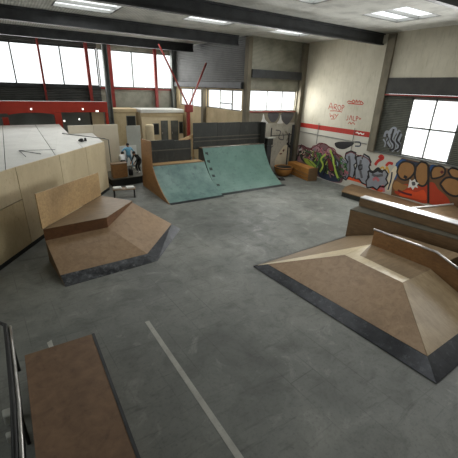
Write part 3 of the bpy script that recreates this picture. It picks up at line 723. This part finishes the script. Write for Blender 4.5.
# ------------------------------------------------------------------ graffiti: flat paint lying on the walls
class Paint:
    """layered flat shapes on a wall plane; axis x (plane x = c, coords y,z) or y (plane y = c, coords x,z)"""
    def __init__(s, axis, c): s.axis = axis; s.c = c; s.mb = MB(); s.mats = []; s.layer = 0
    def _m(s, col):
        if col not in s.mats: s.mats.append(col)
        s.mb.k = s.mats.index(col); s.layer += 1
    def _p(s, a, z):
        d = s.c-.002-.0004*s.layer
        a = min(a, 16.12 if s.axis == 'x' else 15.38)
        return (d, a, z) if s.axis == 'x' else (a, d, z)
    def blob(s, pts, col, n=6, smooth=True):
        s._m(col)
        if smooth:
            out = []; N = len(pts)
            for i in range(N):
                p0, p1, p2, p3 = pts[i-1], pts[i], pts[(i+1) % N], pts[(i+2) % N]
                for k in range(n):
                    t = k/n
                    out.append(tuple(.5*(2*b+(c-a)*t+(2*a-5*b+4*c-d)*t*t+(3*b-a-3*c+d)*t**3) for a, b, c, d in zip(p0, p1, p2, p3)))
            pts = out
        s.mb.poly([s._p(*p) for p in pts])
    def stroke(s, pts, w, col, smooth=True):
        s._m(col)
        if smooth and len(pts) > 2:
            out = []; N = len(pts)
            for i in range(N-1):
                p0, p1, p2, p3 = pts[max(i-1, 0)], pts[i], pts[i+1], pts[min(i+2, N-1)]
                for k in range(5):
                    t = k/5
                    out.append(tuple(.5*(2*b+(c-a)*t+(2*a-5*b+4*c-d)*t*t+(3*b-a-3*c+d)*t**3) for a, b, c, d in zip(p0, p1, p2, p3)))
            pts = out+[pts[-1]]
        L = []; R_ = []
        for i, p in enumerate(pts):
            a, b = pts[max(i-1, 0)], pts[min(i+1, len(pts)-1)]
            dx, dz = b[0]-a[0], b[1]-a[1]; l = hypot(dx, dz) or 1
            ox, oz = -dz/l*w/2, dx/l*w/2
            L.append((p[0]+ox, p[1]+oz)); R_.append((p[0]-ox, p[1]-oz))
        for i in range(len(pts)-1): s.mb.poly([s._p(*L[i]), s._p(*L[i+1]), s._p(*R_[i+1]), s._p(*R_[i])])
    def outlined(s, pts, col, w=.06, line='black', smooth=True):
        s.blob(pts, col, smooth=smooth); s.stroke(pts+[pts[0]], w, line, smooth)
    def done(s, name, label, cat='graffiti', group=None):
        return tag(s.mb.build(name, [M['p_'+c] for c in s.mats]), label, cat, group)

# crowded green and purple piece near the corner
g = Paint('x', RX)
g.blob([(16.43, 1.35), (16.10, 1.66), (15.75, 1.78), (15.19, 1.68), (14.71, 1.87), (14.26, 2.12), (13.78, 2.07), (13.28, 1.92), (12.87, 1.70), (12.45, 1.43), (12.33, 0.87), (12.26, 0.18), (12.90, 0.02), (13.79, 0.06), (15.02, 0.17), (15.88, 0.32), (16.33, 0.71)], 'purple')
g.blob([(14.83, 1.61), (14.40, 1.98), (13.93, 2.05), (13.49, 1.82), (13.75, 1.55), (14.39, 1.50)], 'mauve')
g.blob([(16.41, 1.22), (16.07, 1.47), (15.59, 1.36), (15.35, 1.02), (15.66, 0.70), (16.14, 0.74)], 'mauve')
g.blob([(15.96, 1.36), (15.43, 1.51), (14.97, 1.40), (14.89, 0.97), (15.29, 0.70), (15.78, 0.87)], 'dkgreen')
g.blob([(14.75, 1.13), (14.23, 1.52), (13.59, 1.51), (13.09, 1.31), (12.75, 0.78), (12.41, 0.20), (13.15, 0.09), (13.98, 0.21), (14.55, 0.53)], 'dkgreen')
g.blob([(14.19, 0.42), (13.55, 0.49), (12.92, 0.51), (12.41, 0.20), (13.14, 0.03), (13.96, 0.09)], 'navy')
rg = random.Random(21)
def flick(n, y0, y1, z0, z1, cols, l0=.15, l1=.42, w0=.03, w1=.09):
    """letter fragments: short bent strokes with dark edges"""
    for k in range(n):
        y = rg.uniform(y0, y1); z = rg.uniform(z0, z1); a = rg.choice((1.2, 1.5, 1.9, 2.3, .6, .1))+rg.uniform(-.2, .2); l = rg.uniform(l0, l1)*.5; c = rg.uniform(-.12, .12)
        p = [(y-cos(a)*l, z-sin(a)*l), (y+sin(a)*c, z-cos(a)*c), (y+cos(a)*l, z+sin(a)*l)]
        w = rg.uniform(w0, w1); g.stroke(p, w+.045, rg.choice(('black', 'black', 'maroon', 'navy'))); g.stroke(p, w, rg.choice(cols))
for _c in ([(15.98, 1.49)], [(15.25, 1.48)], [(14.60, 1.71)], [(13.98, 1.92)], [(13.41, 1.78)], [(12.82, 1.47)]):
    (cy, cz), = _c
    g.outlined([(cy+.36*cos(a*pi/4), cz+.2*sin(a*pi/4)) for a in range(8)], rg.choice(('mauve', 'purple', 'mauve')), .045, 'maroon')
flick(34, 14.2, 16.0, .95, 1.7, ['pink', 'mauve', 'purple', 'grey', 'dkgreen', 'mauve', 'cream', 'green'])
flick(26, 13.0, 15.0, .5, 1.5, ['green', 'lime', 'dkgreen', 'grey', 'lime', 'green'])
flick(16, 12.1, 13.4, .25, 1.1, ['slate', 'green', 'mauve', 'dkgreen', 'purple'])
flick(14, 12.6, 14.6, 1.3, 1.75, ['pink', 'mauve', 'purple', 'slate', 'mauve'])
flick(10, 11.9, 12.8, .8, 1.5, ['slate', 'green', 'grey', 'lime'])
g.blob([(15.43, 1.00), (14.89, 0.97), (14.43, 0.81), (14.12, 0.49), (14.36, 0.44), (14.83, 0.60), (15.30, 0.77)], 'lime')
g.stroke([(15.06, 0.94), (14.59, 0.71), (14.20, 0.48)], .04, 'dkgreen')
g.stroke([(14.31, 0.58), (14.15, 1.11), (14.39, 1.50), (14.04, 1.37), (13.78, 0.87)], .1, 'green')
g.stroke([(13.94, 0.41), (13.78, 0.87), (14.01, 1.20), (13.68, 1.56)], .12, 'lime')
g.stroke([(13.67, 0.28), (13.52, 0.74), (13.73, 1.01), (13.48, 1.35)], .07, 'black')
g.stroke([(13.42, 1.84), (13.12, 1.48), (12.94, 0.98), (12.52, 0.36)], .14, 'lime')
g.stroke([(13.25, 1.75), (12.85, 1.24), (12.47, 0.49)], .05, 'black')
g.blob([(13.48, 1.35), (13.14, 1.18), (12.90, 0.75), (13.19, 0.69), (13.40, 0.95)], 'maroon')
g.stroke([(13.49, 1.41), (13.14, 1.18), (12.89, 0.70), (13.27, 0.67), (13.46, 1.24)], .05, 'black')
g.stroke([(12.96, 1.45), (12.62, 1.22), (12.61, 0.81), (12.33, 0.52)], .1, 'dkgreen')
g.stroke([(16.27, 1.57), (15.75, 1.78), (15.18, 1.61), (14.70, 1.81), (14.26, 2.12), (13.70, 2.08), (13.20, 1.87), (12.61, 1.51)], .05, 'maroon')
g.stroke([(15.97, 1.43), (15.71, 1.53)], .1, 'white')
g.stroke([(16.34, 1.37), (16.09, 1.01), (16.20, 0.53)], .14, 'black')
g.done('graffiti_piece', 'tangled green and purple graffiti piece behind the orange-brown crate')
g = Paint('x', RX)
g.blob([(13.21, 2.27), (12.80, 2.41), (12.19, 2.48), (11.91, 2.46), (12.07, 2.27), (12.44, 2.05), (12.78, 2.00), (13.09, 2.06)], 'black')
g.stroke([(11.86, 2.52), (11.54, 2.54), (11.50, 2.36), (11.81, 2.31)], .07, 'navy')
g.done('graffiti_mark', 'black blob sprayed on the plaster above the grey letters')
# three grey outlined letters
g = Paint('x', RX)
g.blob([(12.24, 0.42), (11.74, 0.42), (11.06, 0.42), (10.40, 0.30), (9.67, 0.28), (9.74, 0.58), (10.45, 0.51), (11.38, 0.63), (12.00, 0.65)], 'orange')
g.outlined([(12.32, 1.85), (12.01, 2.01), (11.67, 1.96), (11.67, 1.68), (11.50, 1.49), (11.66, 1.30), (11.53, 1.04), (11.57, 0.58), (11.86, 0.63), (12.01, 0.36), (12.24, 0.42), (12.25, 0.83), (12.07, 0.99), (12.25, 1.18), (12.09, 1.38), (12.33, 1.56)], 'grey', .09, smooth=False)
g.outlined([(11.62, 1.75), (11.33, 1.88), (11.22, 1.71), (11.16, 1.99), (10.83, 1.89), (10.65, 1.66), (10.71, 1.38), (10.53, 1.15), (10.66, 0.90), (10.61, 0.42), (10.94, 0.45), (11.17, 0.62), (11.43, 0.56), (11.53, 1.04), (11.47, 1.33)], 'grey', .09, smooth=False)
g.outlined([(10.72, 1.16), (10.42, 1.17), (10.28, 1.36), (10.02, 1.26), (9.77, 1.42), (9.56, 1.26), (9.61, 0.99), (9.45, 0.81), (9.62, 0.56), (9.85, 0.55), (9.97, 0.31), (10.24, 0.40), (10.58, 0.26), (10.72, 0.61), (10.59, 0.86)], 'grey', .09, smooth=False)
for _p in ([(12.09, 1.72), (11.91, 1.19), (11.86, 0.63)], [(11.27, 1.65), (11.24, 1.21), (11.00, 0.71)], [(10.45, 1.06), (10.20, 1.01), (9.82, 1.15)]): g.stroke(_p, .14, 'slate')
g.stroke([(11.37, 1.33), (11.15, 1.40), (11.11, 1.19), (11.28, 1.10), (11.37, 1.33)], .09, 'black', False)
g.stroke([(10.67, 1.22), (10.42, 1.17), (10.15, 1.33), (9.85, 1.29)], .14, 'black')
g.stroke([(12.23, 0.72), (12.12, 0.86), (11.95, 0.72)], .14, 'pink')
g.stroke([(10.32, 0.76), (10.17, 0.91), (9.97, 0.79)], .14, 'pink')
g.stroke([(12.37, 1.73), (12.00, 1.95), (11.58, 1.86), (11.20, 1.87), (10.79, 1.74), (10.60, 1.45)], .05, 'maroon')
g.done('graffiti_piece', 'three chunky grey letters with black outlines along the foot of the plaster wall')
g = Paint('x', RX)
g.stroke([(10.38, 1.55), (10.26, 1.78), (10.02, 1.98), (10.15, 2.06), (10.24, 1.94)], .16, 'red')
g.stroke([(9.76, 1.62), (9.64, 1.80), (9.42, 1.79)], .14, 'red')
g.stroke([(10.10, 1.35), (9.91, 1.54), (9.75, 1.32), (9.70, 1.59), (9.52, 1.32)], .08, 'yellow')
g.stroke([(10.36, 1.18), (10.18, 1.43), (9.98, 1.32)], .1, 'black')
g.blob([(9.51, 1.06), (9.40, 1.49), (9.24, 1.73), (9.12, 1.45), (9.20, 0.93), (9.26, 0.49), (9.42, 0.45)], 'cream')
g.stroke([(9.37, 0.47), (9.33, 1.00), (9.37, 1.40)], .08, 'navy')
g.stroke([(9.80, 0.35), (9.69, 0.60), (9.56, 0.31)], .13, 'pink')
g.done('graffiti_mark', 'red squiggles sprayed between the grey letters and the brown mural')
# brown and orange mural below the big window
g = Paint('x', RX)
g.blob([(9.15, 0.26), (9.27, 1.22), (9.27, 1.87), (9.03, 2.16), (8.14, 2.14), (7.40, 2.10), (6.97, 2.10), (6.40, 2.09), (5.95, 0.39), (7.43, 0.35)], 'umber', smooth=False)
g.blob([(9.27, 1.22), (9.26, 1.82), (9.02, 2.11), (8.75, 2.07), (9.04, 1.77), (9.04, 1.37), (9.12, 1.05)], 'blue')
g.blob([(7.62, 1.78), (7.62, 2.10), (7.32, 2.12), (7.35, 1.93), (7.48, 1.76)], 'blue')
g.blob([(8.81, 2.10), (8.13, 2.09), (7.75, 2.07), (7.71, 1.94), (8.17, 1.90), (8.38, 1.95)], 'navy')
g.blob([(8.97, 0.42), (8.85, 0.81), (8.48, 1.00), (8.12, 0.95), (7.83, 1.16), (7.52, 1.15), (7.32, 0.38), (8.16, 0.34)], 'redor')
g.blob([(8.74, 0.37), (8.41, 0.72), (7.96, 0.74), (7.63, 0.93), (7.42, 0.50), (8.07, 0.41)], 'orange')
g.outlined([(9.12, 1.45), (9.06, 1.86), (8.80, 2.04), (8.43, 1.99), (8.27, 1.73), (8.34, 1.43), (8.58, 1.18), (8.90, 1.20)], 'brown', .09)
g.outlined([(8.26, 1.88), (8.09, 2.15), (7.80, 2.11), (7.65, 1.87), (7.57, 1.42), (7.68, 1.11), (7.97, 1.13), (8.20, 1.46)], 'brown', .09)
g.blob([(9.15, 0.73), (9.06, 1.01), (8.72, 0.94), (8.41, 0.92), (8.55, 0.68), (8.94, 0.53)], 'brown')
g.blob([(7.48, 1.25), (7.28, 1.35), (7.04, 1.13), (6.74, 0.98), (6.47, 0.78), (6.34, 0.45), (6.76, 0.41), (7.27, 0.45)], 'redor')
g.outlined([(7.54, 1.80), (7.47, 2.04), (7.23, 2.13), (7.00, 2.05), (6.97, 1.79), (7.22, 1.59), (7.43, 1.55)], 'brown', .08)
g.outlined([(7.02, 1.37), (6.85, 1.68), (6.54, 1.75), (6.27, 1.64), (6.13, 1.15), (6.33, 1.00), (6.69, 1.09)], 'brown', .09)
g.outlined([(6.85, 1.99), (6.73, 2.15), (6.40, 2.09), (6.32, 1.80), (6.63, 1.78)], 'brown', .08)
g.stroke([(7.13, 1.93), (7.03, 1.86)], .12, 'maroon')
g.stroke([(7.73, 2.08), (7.28, 0.40)], .1, 'black', False)
g.stroke([(8.72, 1.34), (8.55, 1.28)], .14, 'black')
g.stroke([(8.85, 0.60), (8.52, 0.54), (8.11, 0.55)], .1, 'maroon')
g.blob([(8.40, 1.27), (8.28, 1.20), (8.16, 1.33), (8.08, 1.20), (7.93, 1.19), (8.00, 1.07), (7.92, 0.95), (8.07, 0.96), (8.13, 0.80), (8.25, 0.91), (8.39, 0.83), (8.39, 1.03)], 'white', smooth=False)
g.blob([(8.27, 1.15), (8.13, 1.19), (8.07, 1.06), (8.20, 1.00)], 'slate')
g.done('graffiti_mural', 'brown and orange rounded graffiti mural with a white star, below the big window')
# tag on the shutter slats
g = Paint('x', RX+.03)
for pts, c, w in (([(10.21, 3.00), (10.16, 3.25), (9.97, 3.17), (10.00, 2.83), (9.77, 2.57)], 'grey', .13), ([(9.99, 3.22), (9.82, 3.43), (9.70, 3.35), (9.81, 2.95), (9.58, 2.65), (9.67, 2.39)], 'grey', .2), ([(9.59, 3.36), (9.46, 3.23), (9.54, 2.94), (9.32, 2.69), (9.42, 2.43)], 'grey', .2),
                  ([(9.36, 3.25), (9.43, 2.91)], 'grey', .12), ([(9.80, 3.43), (9.82, 3.09), (9.80, 2.91), (9.60, 2.74), (9.59, 2.50), (9.79, 2.42)], 'black', .1), ([(9.43, 3.33), (9.51, 3.04), (9.51, 2.90), (9.31, 2.74), (9.31, 2.55), (9.49, 2.42)], 'black', .1),
                  ([(10.13, 3.15), (9.97, 2.93), (10.03, 2.73), (9.81, 2.51)], 'black', .06), ([(10.24, 2.89), (10.08, 2.72), (10.09, 2.52)], 'grey', .08), ([(9.28, 3.12), (9.32, 2.88)], 'black', .06)):
    g.stroke(pts, w, c)
g.done('graffiti_tag', 'silver and black looping tag on the grey slats beside the big window')
# red handwritten tags high on the plaster
def tagwords(name, label, strokes, w=.045, col='tagred'):
    g = Paint('x', RX)
    for s in strokes: g.stroke(s, w, col)
    g.done(name, label, 'graffiti', 'red handwriting on the plaster')
tagwords('graffiti_tag', 'red scrawled capitals in the left column of writing, upper line', [[(14.05, 4.08), (13.93, 4.41), (13.75, 4.07)], [(14.04, 4.19), (13.74, 4.20)], [(13.64, 4.08), (13.66, 4.34), (13.48, 4.32), (13.53, 4.22), (13.63, 4.20), (13.42, 4.06)], [(13.37, 4.30), (13.39, 4.17), (13.24, 4.05), (13.17, 4.18), (13.26, 4.31), (13.37, 4.30)], [(13.06, 4.03), (13.11, 4.32), (12.96, 4.28), (13.08, 4.16)], [(13.92, 3.98), (13.48, 4.01), (13.05, 3.98)]])
tagwords('graffiti_tag', 'red scrawl in the left column of writing, lower line', [[(13.90, 3.87), (13.82, 3.66), (13.73, 3.77), (13.59, 3.62), (13.60, 3.86)], [(13.52, 3.84), (13.39, 3.74), (13.28, 3.87)], [(13.39, 3.74), (13.44, 3.61)], [(13.76, 3.55), (13.47, 3.58)]])
tagwords('graffiti_tag', 'dark red scrawl in the right column of writing, top line', [[(12.82, 4.49), (12.70, 4.57), (12.56, 4.53), (12.45, 4.61)], [(12.48, 4.48), (12.45, 4.63), (12.31, 4.56), (12.36, 4.49), (12.48, 4.48)], [(12.23, 4.49), (12.23, 4.64), (12.11, 4.52), (12.04, 4.62), (11.94, 4.48)], [(11.97, 4.60), (11.87, 4.56), (11.75, 4.47)], [(12.74, 4.45), (12.28, 4.44), (11.78, 4.44)]], .055)
tagwords('graffiti_tag', 'red scrawled capitals in the right column of writing, lower line', [[(12.61, 3.83), (12.58, 3.63), (12.69, 3.59)], [(12.47, 3.61), (12.41, 3.85), (12.29, 3.60)], [(12.25, 3.84), (12.21, 3.61), (12.08, 3.60)], [(12.02, 3.60), (12.05, 3.83), (11.93, 3.78), (12.03, 3.70)], [(11.88, 3.79), (11.80, 3.70), (11.75, 3.78)], [(12.52, 3.40), (12.41, 3.51), (12.32, 3.41), (12.21, 3.50), (12.06, 3.41)]])
g = Paint('x', RX)
g.stroke([(11.92, 3.0), (11.8, 3.03), (11.72, 2.97), (11.6, 3.02), (11.5, 2.97), (11.38, 3.02)], .06, 'white')
g.done('graffiti_mark', 'small white scribble at the end of the red stripe')
# back wall: grey scallops under the window and a pale dome figure above the tub
g = Paint('y', BY)
g.blob([(11.8, 3.7), (12.7, 3.7), (12.6, 3.3), (12.35, 3.14), (12.0, 3.2)], 'stone')
g.blob([(13.2, 3.7), (14.0, 3.7), (13.95, 3.35), (13.65, 3.16), (13.35, 3.3)], 'slate')
g.blob([(14.3, 3.7), (15.2, 3.7), (15.15, 3.35), (14.8, 3.0), (14.5, 3.15), (14.3, 3.4)], 'slate')
g.blob([(12.55, 3.1), (12.75, 3.3), (12.85, 3.68), (13.0, 3.35), (13.25, 3.1)], 'white')
g.blob([(13.95, 3.1), (14.1, 3.3), (14.2, 3.6), (14.3, 3.3), (14.45, 3.1)], 'white')
g.done('graffiti_piece', 'grey scallop shapes with white spikes painted under the back wall window')
g = Paint('y', BY)
g.blob([(14.08, 0.56), (14.12, 0.95), (14.41, 1.38), (14.71, 1.68), (14.96, 1.73), (15.26, 1.45), (15.42, 0.92), (15.40, 0.38), (14.72, 0.24)], 'cream')
g.stroke([(14.66, 1.43), (14.75, 1.36)], .16, 'maroon'); g.stroke([(14.39, 1.19), (14.60, 1.20)], .08, 'maroon')
g.stroke([(14.94, 1.85), (15.34, 1.45), (15.51, 0.91), (15.48, 0.51)], .14, 'black')
g.stroke([(15.20, 1.84), (15.58, 1.63), (15.54, 1.30), (15.77, 0.96)], .14, 'slate')
g.stroke([(13.0, 1.9), (13.2, 1.4), (13.15, .9), (13.3, .4)], .1, 'slate')
g.stroke([(13.3, 2.3), (13.6, 2.0), (13.5, 1.6), (13.8, 1.75)], .06, 'slate')
g.stroke([(13.9, 2.7), (14.3, 2.6), (14.2, 2.2), (14.6, 2.1), (14.5, 2.5)], .06, 'slate')
g.stroke([(14.7, 2.6), (15.0, 2.3), (14.9, 2.0)], .1, 'stone')
g.done('graffiti_piece', 'pale dome and dark scribbles painted low on the back wall behind the tub')

# ------------------------------------------------------------------ people
SK_ = dirty('skin', srgb(176, 130, 104), srgb(196, 150, 122), 4, .6)
def person(label, base, h, rz, top, legs, hair, pose, shoes=None):
    """one continuous skinned body posed by its joints; hair is a child"""
    s = h/1.75
    J = dict(pelvis=(0, 0, .95), waist=(0, 0, 1.1), chest=(0, 0, 1.32), neck=(0, 0, 1.48), head=(0, .015, 1.6), crown=(0, .0, 1.70))
    for sd, n in ((-1, 'l'), (1, 'r')):
        J.update({n+'sh': (.19*sd, 0, 1.42), n+'el': (.26*sd, -.02, 1.15), n+'wr': (.27*sd, .06, .92), n+'hd': (.27*sd, .09, .83),
                  n+'hip': (.1*sd, 0, .9), n+'kn': (.11*sd, .02, .5), n+'an': (.11*sd, 0, .09), n+'toe': (.12*sd, .16, .04)})
    J.update(pose)
    Rr = dict(pelvis=.15, waist=.13, chest=.16, neck=.06, head=.095, crown=.07, sh=.075, el=.052, wr=.036, hd=.04, hip=.105, kn=.07, an=.05, toe=.045)
    E = [('pelvis', 'waist'), ('waist', 'chest'), ('chest', 'neck'), ('neck', 'head'), ('head', 'crown')]
    for n in 'lr': E += [('chest', n+'sh'), (n+'sh', n+'el'), (n+'el', n+'wr'), (n+'wr', n+'hd'), ('pelvis', n+'hip'), (n+'hip', n+'kn'), (n+'kn', n+'an'), (n+'an', n+'toe')]
    names = list(J); idx = {n: i for i, n in enumerate(names)}
    # fingers: five short chains leaving the palm
    V = [Vector(J[n])*s for n in names]; RD = []
    for n in names:
        k = n if n in Rr else n[1:]
        RD.append(Rr[k]*s)
    EE = [(idx[a], idx[b]) for a, b in E]
    for n in 'lr':
        hd, wr = Vector(J[n+'hd']), Vector(J[n+'wr']); d = (hd-wr).normalized(); sdv = Vector((0, 1, 0)) if abs(d.y) < .7 else Vector((0, 0, 1))
        for q, (off, ln) in enumerate(((-.03, .07), (-.011, .085), (.01, .08), (.028, .06), (.05, .045))):
            p1 = hd+sdv*off+d*.03; p2 = hd+sdv*off*1.15+d*(.03+ln) if q < 4 else hd+sdv*.075+d*.03
            V += [p1*s, p2*s]; RD += [.011*s, .009*s]; EE += [(idx[n+'hd'], len(V)-2), (len(V)-2, len(V)-1)]
    me = bpy.data.meshes.new('person'); me.from_pydata([tuple(v) for v in V], EE, [])
    o = bpy.data.objects.new('person', me); COL.objects.link(o)
    sk = o.modifiers.new('skin', 'SKIN'); sk.use_smooth_shade = True
    for i, sv in enumerate(me.skin_vertices[0].data): sv.radius = (RD[i], RD[i]); sv.use_root = (i == 0)
    ss = o.modifiers.new('sub', 'SUBSURF'); ss.levels = 1; ss.render_levels = 1
    dg = bpy.context.evaluated_depsgraph_get()
    bm2 = bpy.data.meshes.new_from_object(o.evaluated_get(dg))
    o.modifiers.clear(); o.data = bm2
    bm2.materials.clear()
    for mt in (SK_, top, legs, shoes or M['whitebd']): bm2.materials.append(mt)
    SEG = []
    for a, b in E:
        mi = 1
        nm = b
        if b in ('head', 'crown'): mi = 0
        elif b[1:] == 'hd' or a[1:] == 'hd': mi = 0
        elif b[1:] in ('hip', 'kn', 'an'): mi = 2
        elif b[1:] == 'toe': mi = 3
        SEG.append((Vector(J[a])*s, Vector(J[b])*s, mi))
    for p in bm2.polygons:
        c = p.center; best = None
        for a, b, mi in SEG:
            ab = b-a; t = max(0, min(1, (c-a).dot(ab)/max(ab.length_squared, 1e-6))); dd = (c-a-ab*t).length
            if best is None or dd < best[0]: best = (dd, mi)
        p.material_index = best[1]; p.use_smooth = True
    zmin = min(v.co.z for v in bm2.vertices)
    for v in bm2.vertices: v.co.z -= zmin
    o.location = base; o.rotation_euler = (0, 0, rz)
    tag(o, label, 'person', 'people on the platform')
    # face and hair as children in the head's own frame
    hc = Vector(J['head'])*s; hc.z -= zmin; cr = Vector(J['crown'])*s; cr.z -= zmin
    up = (cr-hc).normalized(); mid = hc+up*.02*s
    def ball(name, c, r, mat, cut=None):
        bm = bmesh.new(); bmesh.ops.create_uvsphere(bm, u_segments=14, v_segments=10, radius=1)
        for v in bm.verts: v.co = Vector((v.co.x*r[0], v.co.y*r[1], v.co.z*r[2]))+c
        mm = bpy.data.meshes.new(name); bm.to_mesh(mm); bm.free(); mm.materials.append(mat)
        for p in mm.polygons: p.use_smooth = True
        ob = bpy.data.objects.new(name, mm); COL.objects.link(ob); ob.parent = o
        return ob
    ball('hair', mid+Vector((0, -.025, .03))*s, (.108*s, .108*s, .105*s), hair)
    ball('nose', mid+Vector((0, .1, -.02))*s, (.014*s, .022*s, .02*s), SK_)
    for sd in (-1, 1):
        ball('ear', mid+Vector((.098*sd, .01, -.01))*s, (.014*s, .02*s, .03*s), SK_)
        ball('eye', mid+Vector((.035*sd, .085, .005))*s, (.012*s, .012*s, .01*s), M['black'])
    ball('mouth', mid+Vector((0, .085, -.06))*s, (.025*s, .012*s, .008*s), M['p_pink'])
    return o
BLUE = plain('light_blue_jacket', srgb(112, 170, 200), .8); JEAN = plain('pale_blue_jeans', srgb(96, 128, 150), .8)
BLK = plain('black_cloth', srgb(24, 24, 26), .85); WHT = plain('white_shirt', srgb(214, 216, 216), .8); HAIR = plain('dark_hair', srgb(28, 24, 22), .7)
person('person in a light blue jacket standing with legs apart before the white board', (5.55, 19.6, .402), 1.5, pi, BLUE, JEAN, HAIR,
       dict(lel=(-.36, .02, 1.2), lwr=(-.42, .1, 1.0), lhd=(-.43, .13, .92), rel=(.4, .02, 1.24), rwr=(.5, .1, 1.1), rhd=(.54, .13, 1.03),
            lkn=(-.2, .03, .5), lan=(-.28, 0, .09), ltoe=(-.3, .16, .04), rkn=(.18, .03, .5), ran=(.26, 0, .09), rtoe=(.28, .16, .04)))
person('person in black with white shoes bending forward on the platform beside the plywood ramp side', (5.75, 18.45, .402), 1.5, pi/2+.3, BLK, BLK, HAIR,
       dict(pelvis=(0, -.12, .82), waist=(0, -.04, .95), chest=(0, .12, 1.12), neck=(0, .24, 1.22), head=(0, .31, 1.3), crown=(0, .34, 1.39),
            lsh=(-.19, .18, 1.18), rsh=(.19, .18, 1.18), lel=(-.24, .26, .92), lwr=(-.2, .4, .76), lhd=(-.18, .45, .69), rel=(.24, .26, .92), rwr=(.2, .4, .76), rhd=(.18, .45, .69),
            lhip=(-.1, -.12, .78), rhip=(.1, -.12, .78), lkn=(-.12, .1, .46), rkn=(.12, .12, .46), lan=(-.12, -.02, .09), ran=(.12, .02, .09), ltoe=(-.13, .14, .04), rtoe=(.13, .18, .04)))
person('person with dark hair in a white shirt bending down beside the orange-brown box', (4.98, 18.75, .402), 1.45, -.3, WHT, BLK, HAIR,
       dict(pelvis=(0, -.12, .8), waist=(0, -.02, .92), chest=(0, .12, 1.08), neck=(0, .22, 1.18), head=(0, .28, 1.26), crown=(0, .31, 1.35),
            lsh=(-.19, .18, 1.14), rsh=(.19, .18, 1.14), lel=(-.25, .24, .9), lwr=(-.2, .38, .74), lhd=(-.18, .42, .67), rel=(.25, .24, .9), rwr=(.2, .38, .74), rhd=(.18, .42, .67),
            lhip=(-.1, -.12, .76), rhip=(.1, -.12, .76), lkn=(-.12, .1, .44), rkn=(.12, .1, .44), lan=(-.12, -.03, .09), ran=(.12, -.03, .09), ltoe=(-.13, .13, .04), rtoe=(.13, .13, .04)), M['black'])
t = thing('sports_bag', (5.14, 17.98, .4), 'small black bag on the platform at the feet of the person in black', 'bag')
part(t, 'bag_body', BLK, lambda m: m.prism([(5.02, 17.9), (5.24, 17.86), (5.27, 18.04), (5.04, 18.1)], .403, [.78, .7, .74, .8]), .05)
part(t, 'bag_strap', M['black'], lambda m: m.tube([(5.06, 17.98, .77), (5.08, 17.98, .9), (5.18, 17.97, .9), (5.2, 17.97, .72)], .015))

# ------------------------------------------------------------------ light
w = bpy.data.worlds.new('overcast'); scn.world = w; w.use_nodes = True
nt = w.node_tree; bg = nt.nodes['Background']; bg.inputs[0].default_value = (.98, 1, 1.0, 1); bg.inputs[1].default_value = 1.6
def area(name, loc, d, sx, sy, e, col=(1, .985, .95)):
    l = bpy.data.lights.new(name, 'AREA'); l.shape = 'RECTANGLE'; l.size = sx; l.size_y = sy; l.energy = e; l.color = col
    o = bpy.data.objects.new(name, l); COL.objects.link(o); o.location = loc
    o.rotation_euler = Vector(d).to_track_quat('-Z', 'Z' if abs(d[2]) < .5 else 'Y').to_euler()
    return o
area('daylight_factory_window', (RX+.5, 8.08, 3.57), (-1, 0, -.12), 2.6, 2.9, 650)
area('daylight_near_window', (RX+.5, 2.8, 3.57), (-1, 0, -.12), 3.6, 2.9, 450)
area('daylight_back_window', (13.5, BY+.5, 4.4), (0, -1, -.15), 3.8, 1.4, 360)
area('daylight_side_window', (SX+.6, 18.9, 4.34), (-1, 0, -.15), 4.6, 1.5, 330)
area('daylight_side_window', (SX+.6, 23.3, 4.3), (-1, 0, -.15), 4.4, 1.5, 330)
area('daylight_clerestory', (1.8, FY+.7, 6.0), (0, -1, -.2), 19, 2.6, 700)
area('added_left_fill', (LX-.6, 7, 5.2), (1, 0, -.1), 14, 3.2, 480)  # added side fill behind the unseen left glazing
for x, y in SK: area('added_rooflight', (x, y, CZ+.35), (0, 0, -1), 2.3, 1.9, 95)  # added top fill, one lamp above each roof opening

# ------------------------------------------------------------------ camera
F = 330.0; PITCH = radians(23.1); ROLL = radians(2.0); YAW = radians(33.1)
cam = bpy.data.cameras.new('camera'); co = bpy.data.objects.new('camera', cam); COL.objects.link(co)
cam.sensor_width = 36; cam.sensor_fit = 'HORIZONTAL'; cam.lens = 36*F/458; cam.clip_end = 200
h = Vector((sin(YAW), cos(YAW), 0)); up = Vector((0, 0, 1)); r = Vector((cos(YAW), -sin(YAW), 0))
fw = h*cos(PITCH)-up*sin(PITCH); u = up*cos(PITCH)+h*sin(PITCH)
Rv = r*cos(ROLL)+u*sin(ROLL); Uv = -r*sin(ROLL)+u*cos(ROLL)
co.matrix_world = Matrix(((Rv.x, Uv.x, -fw.x, 0), (Rv.y, Uv.y, -fw.y, 0), (Rv.z, Uv.z, -fw.z, 5.0), (0, 0, 0, 1)))
scn.camera = co
scn.view_settings.view_transform = 'Standard'; scn.view_settings.look = 'None'; scn.view_settings.exposure = 0.02
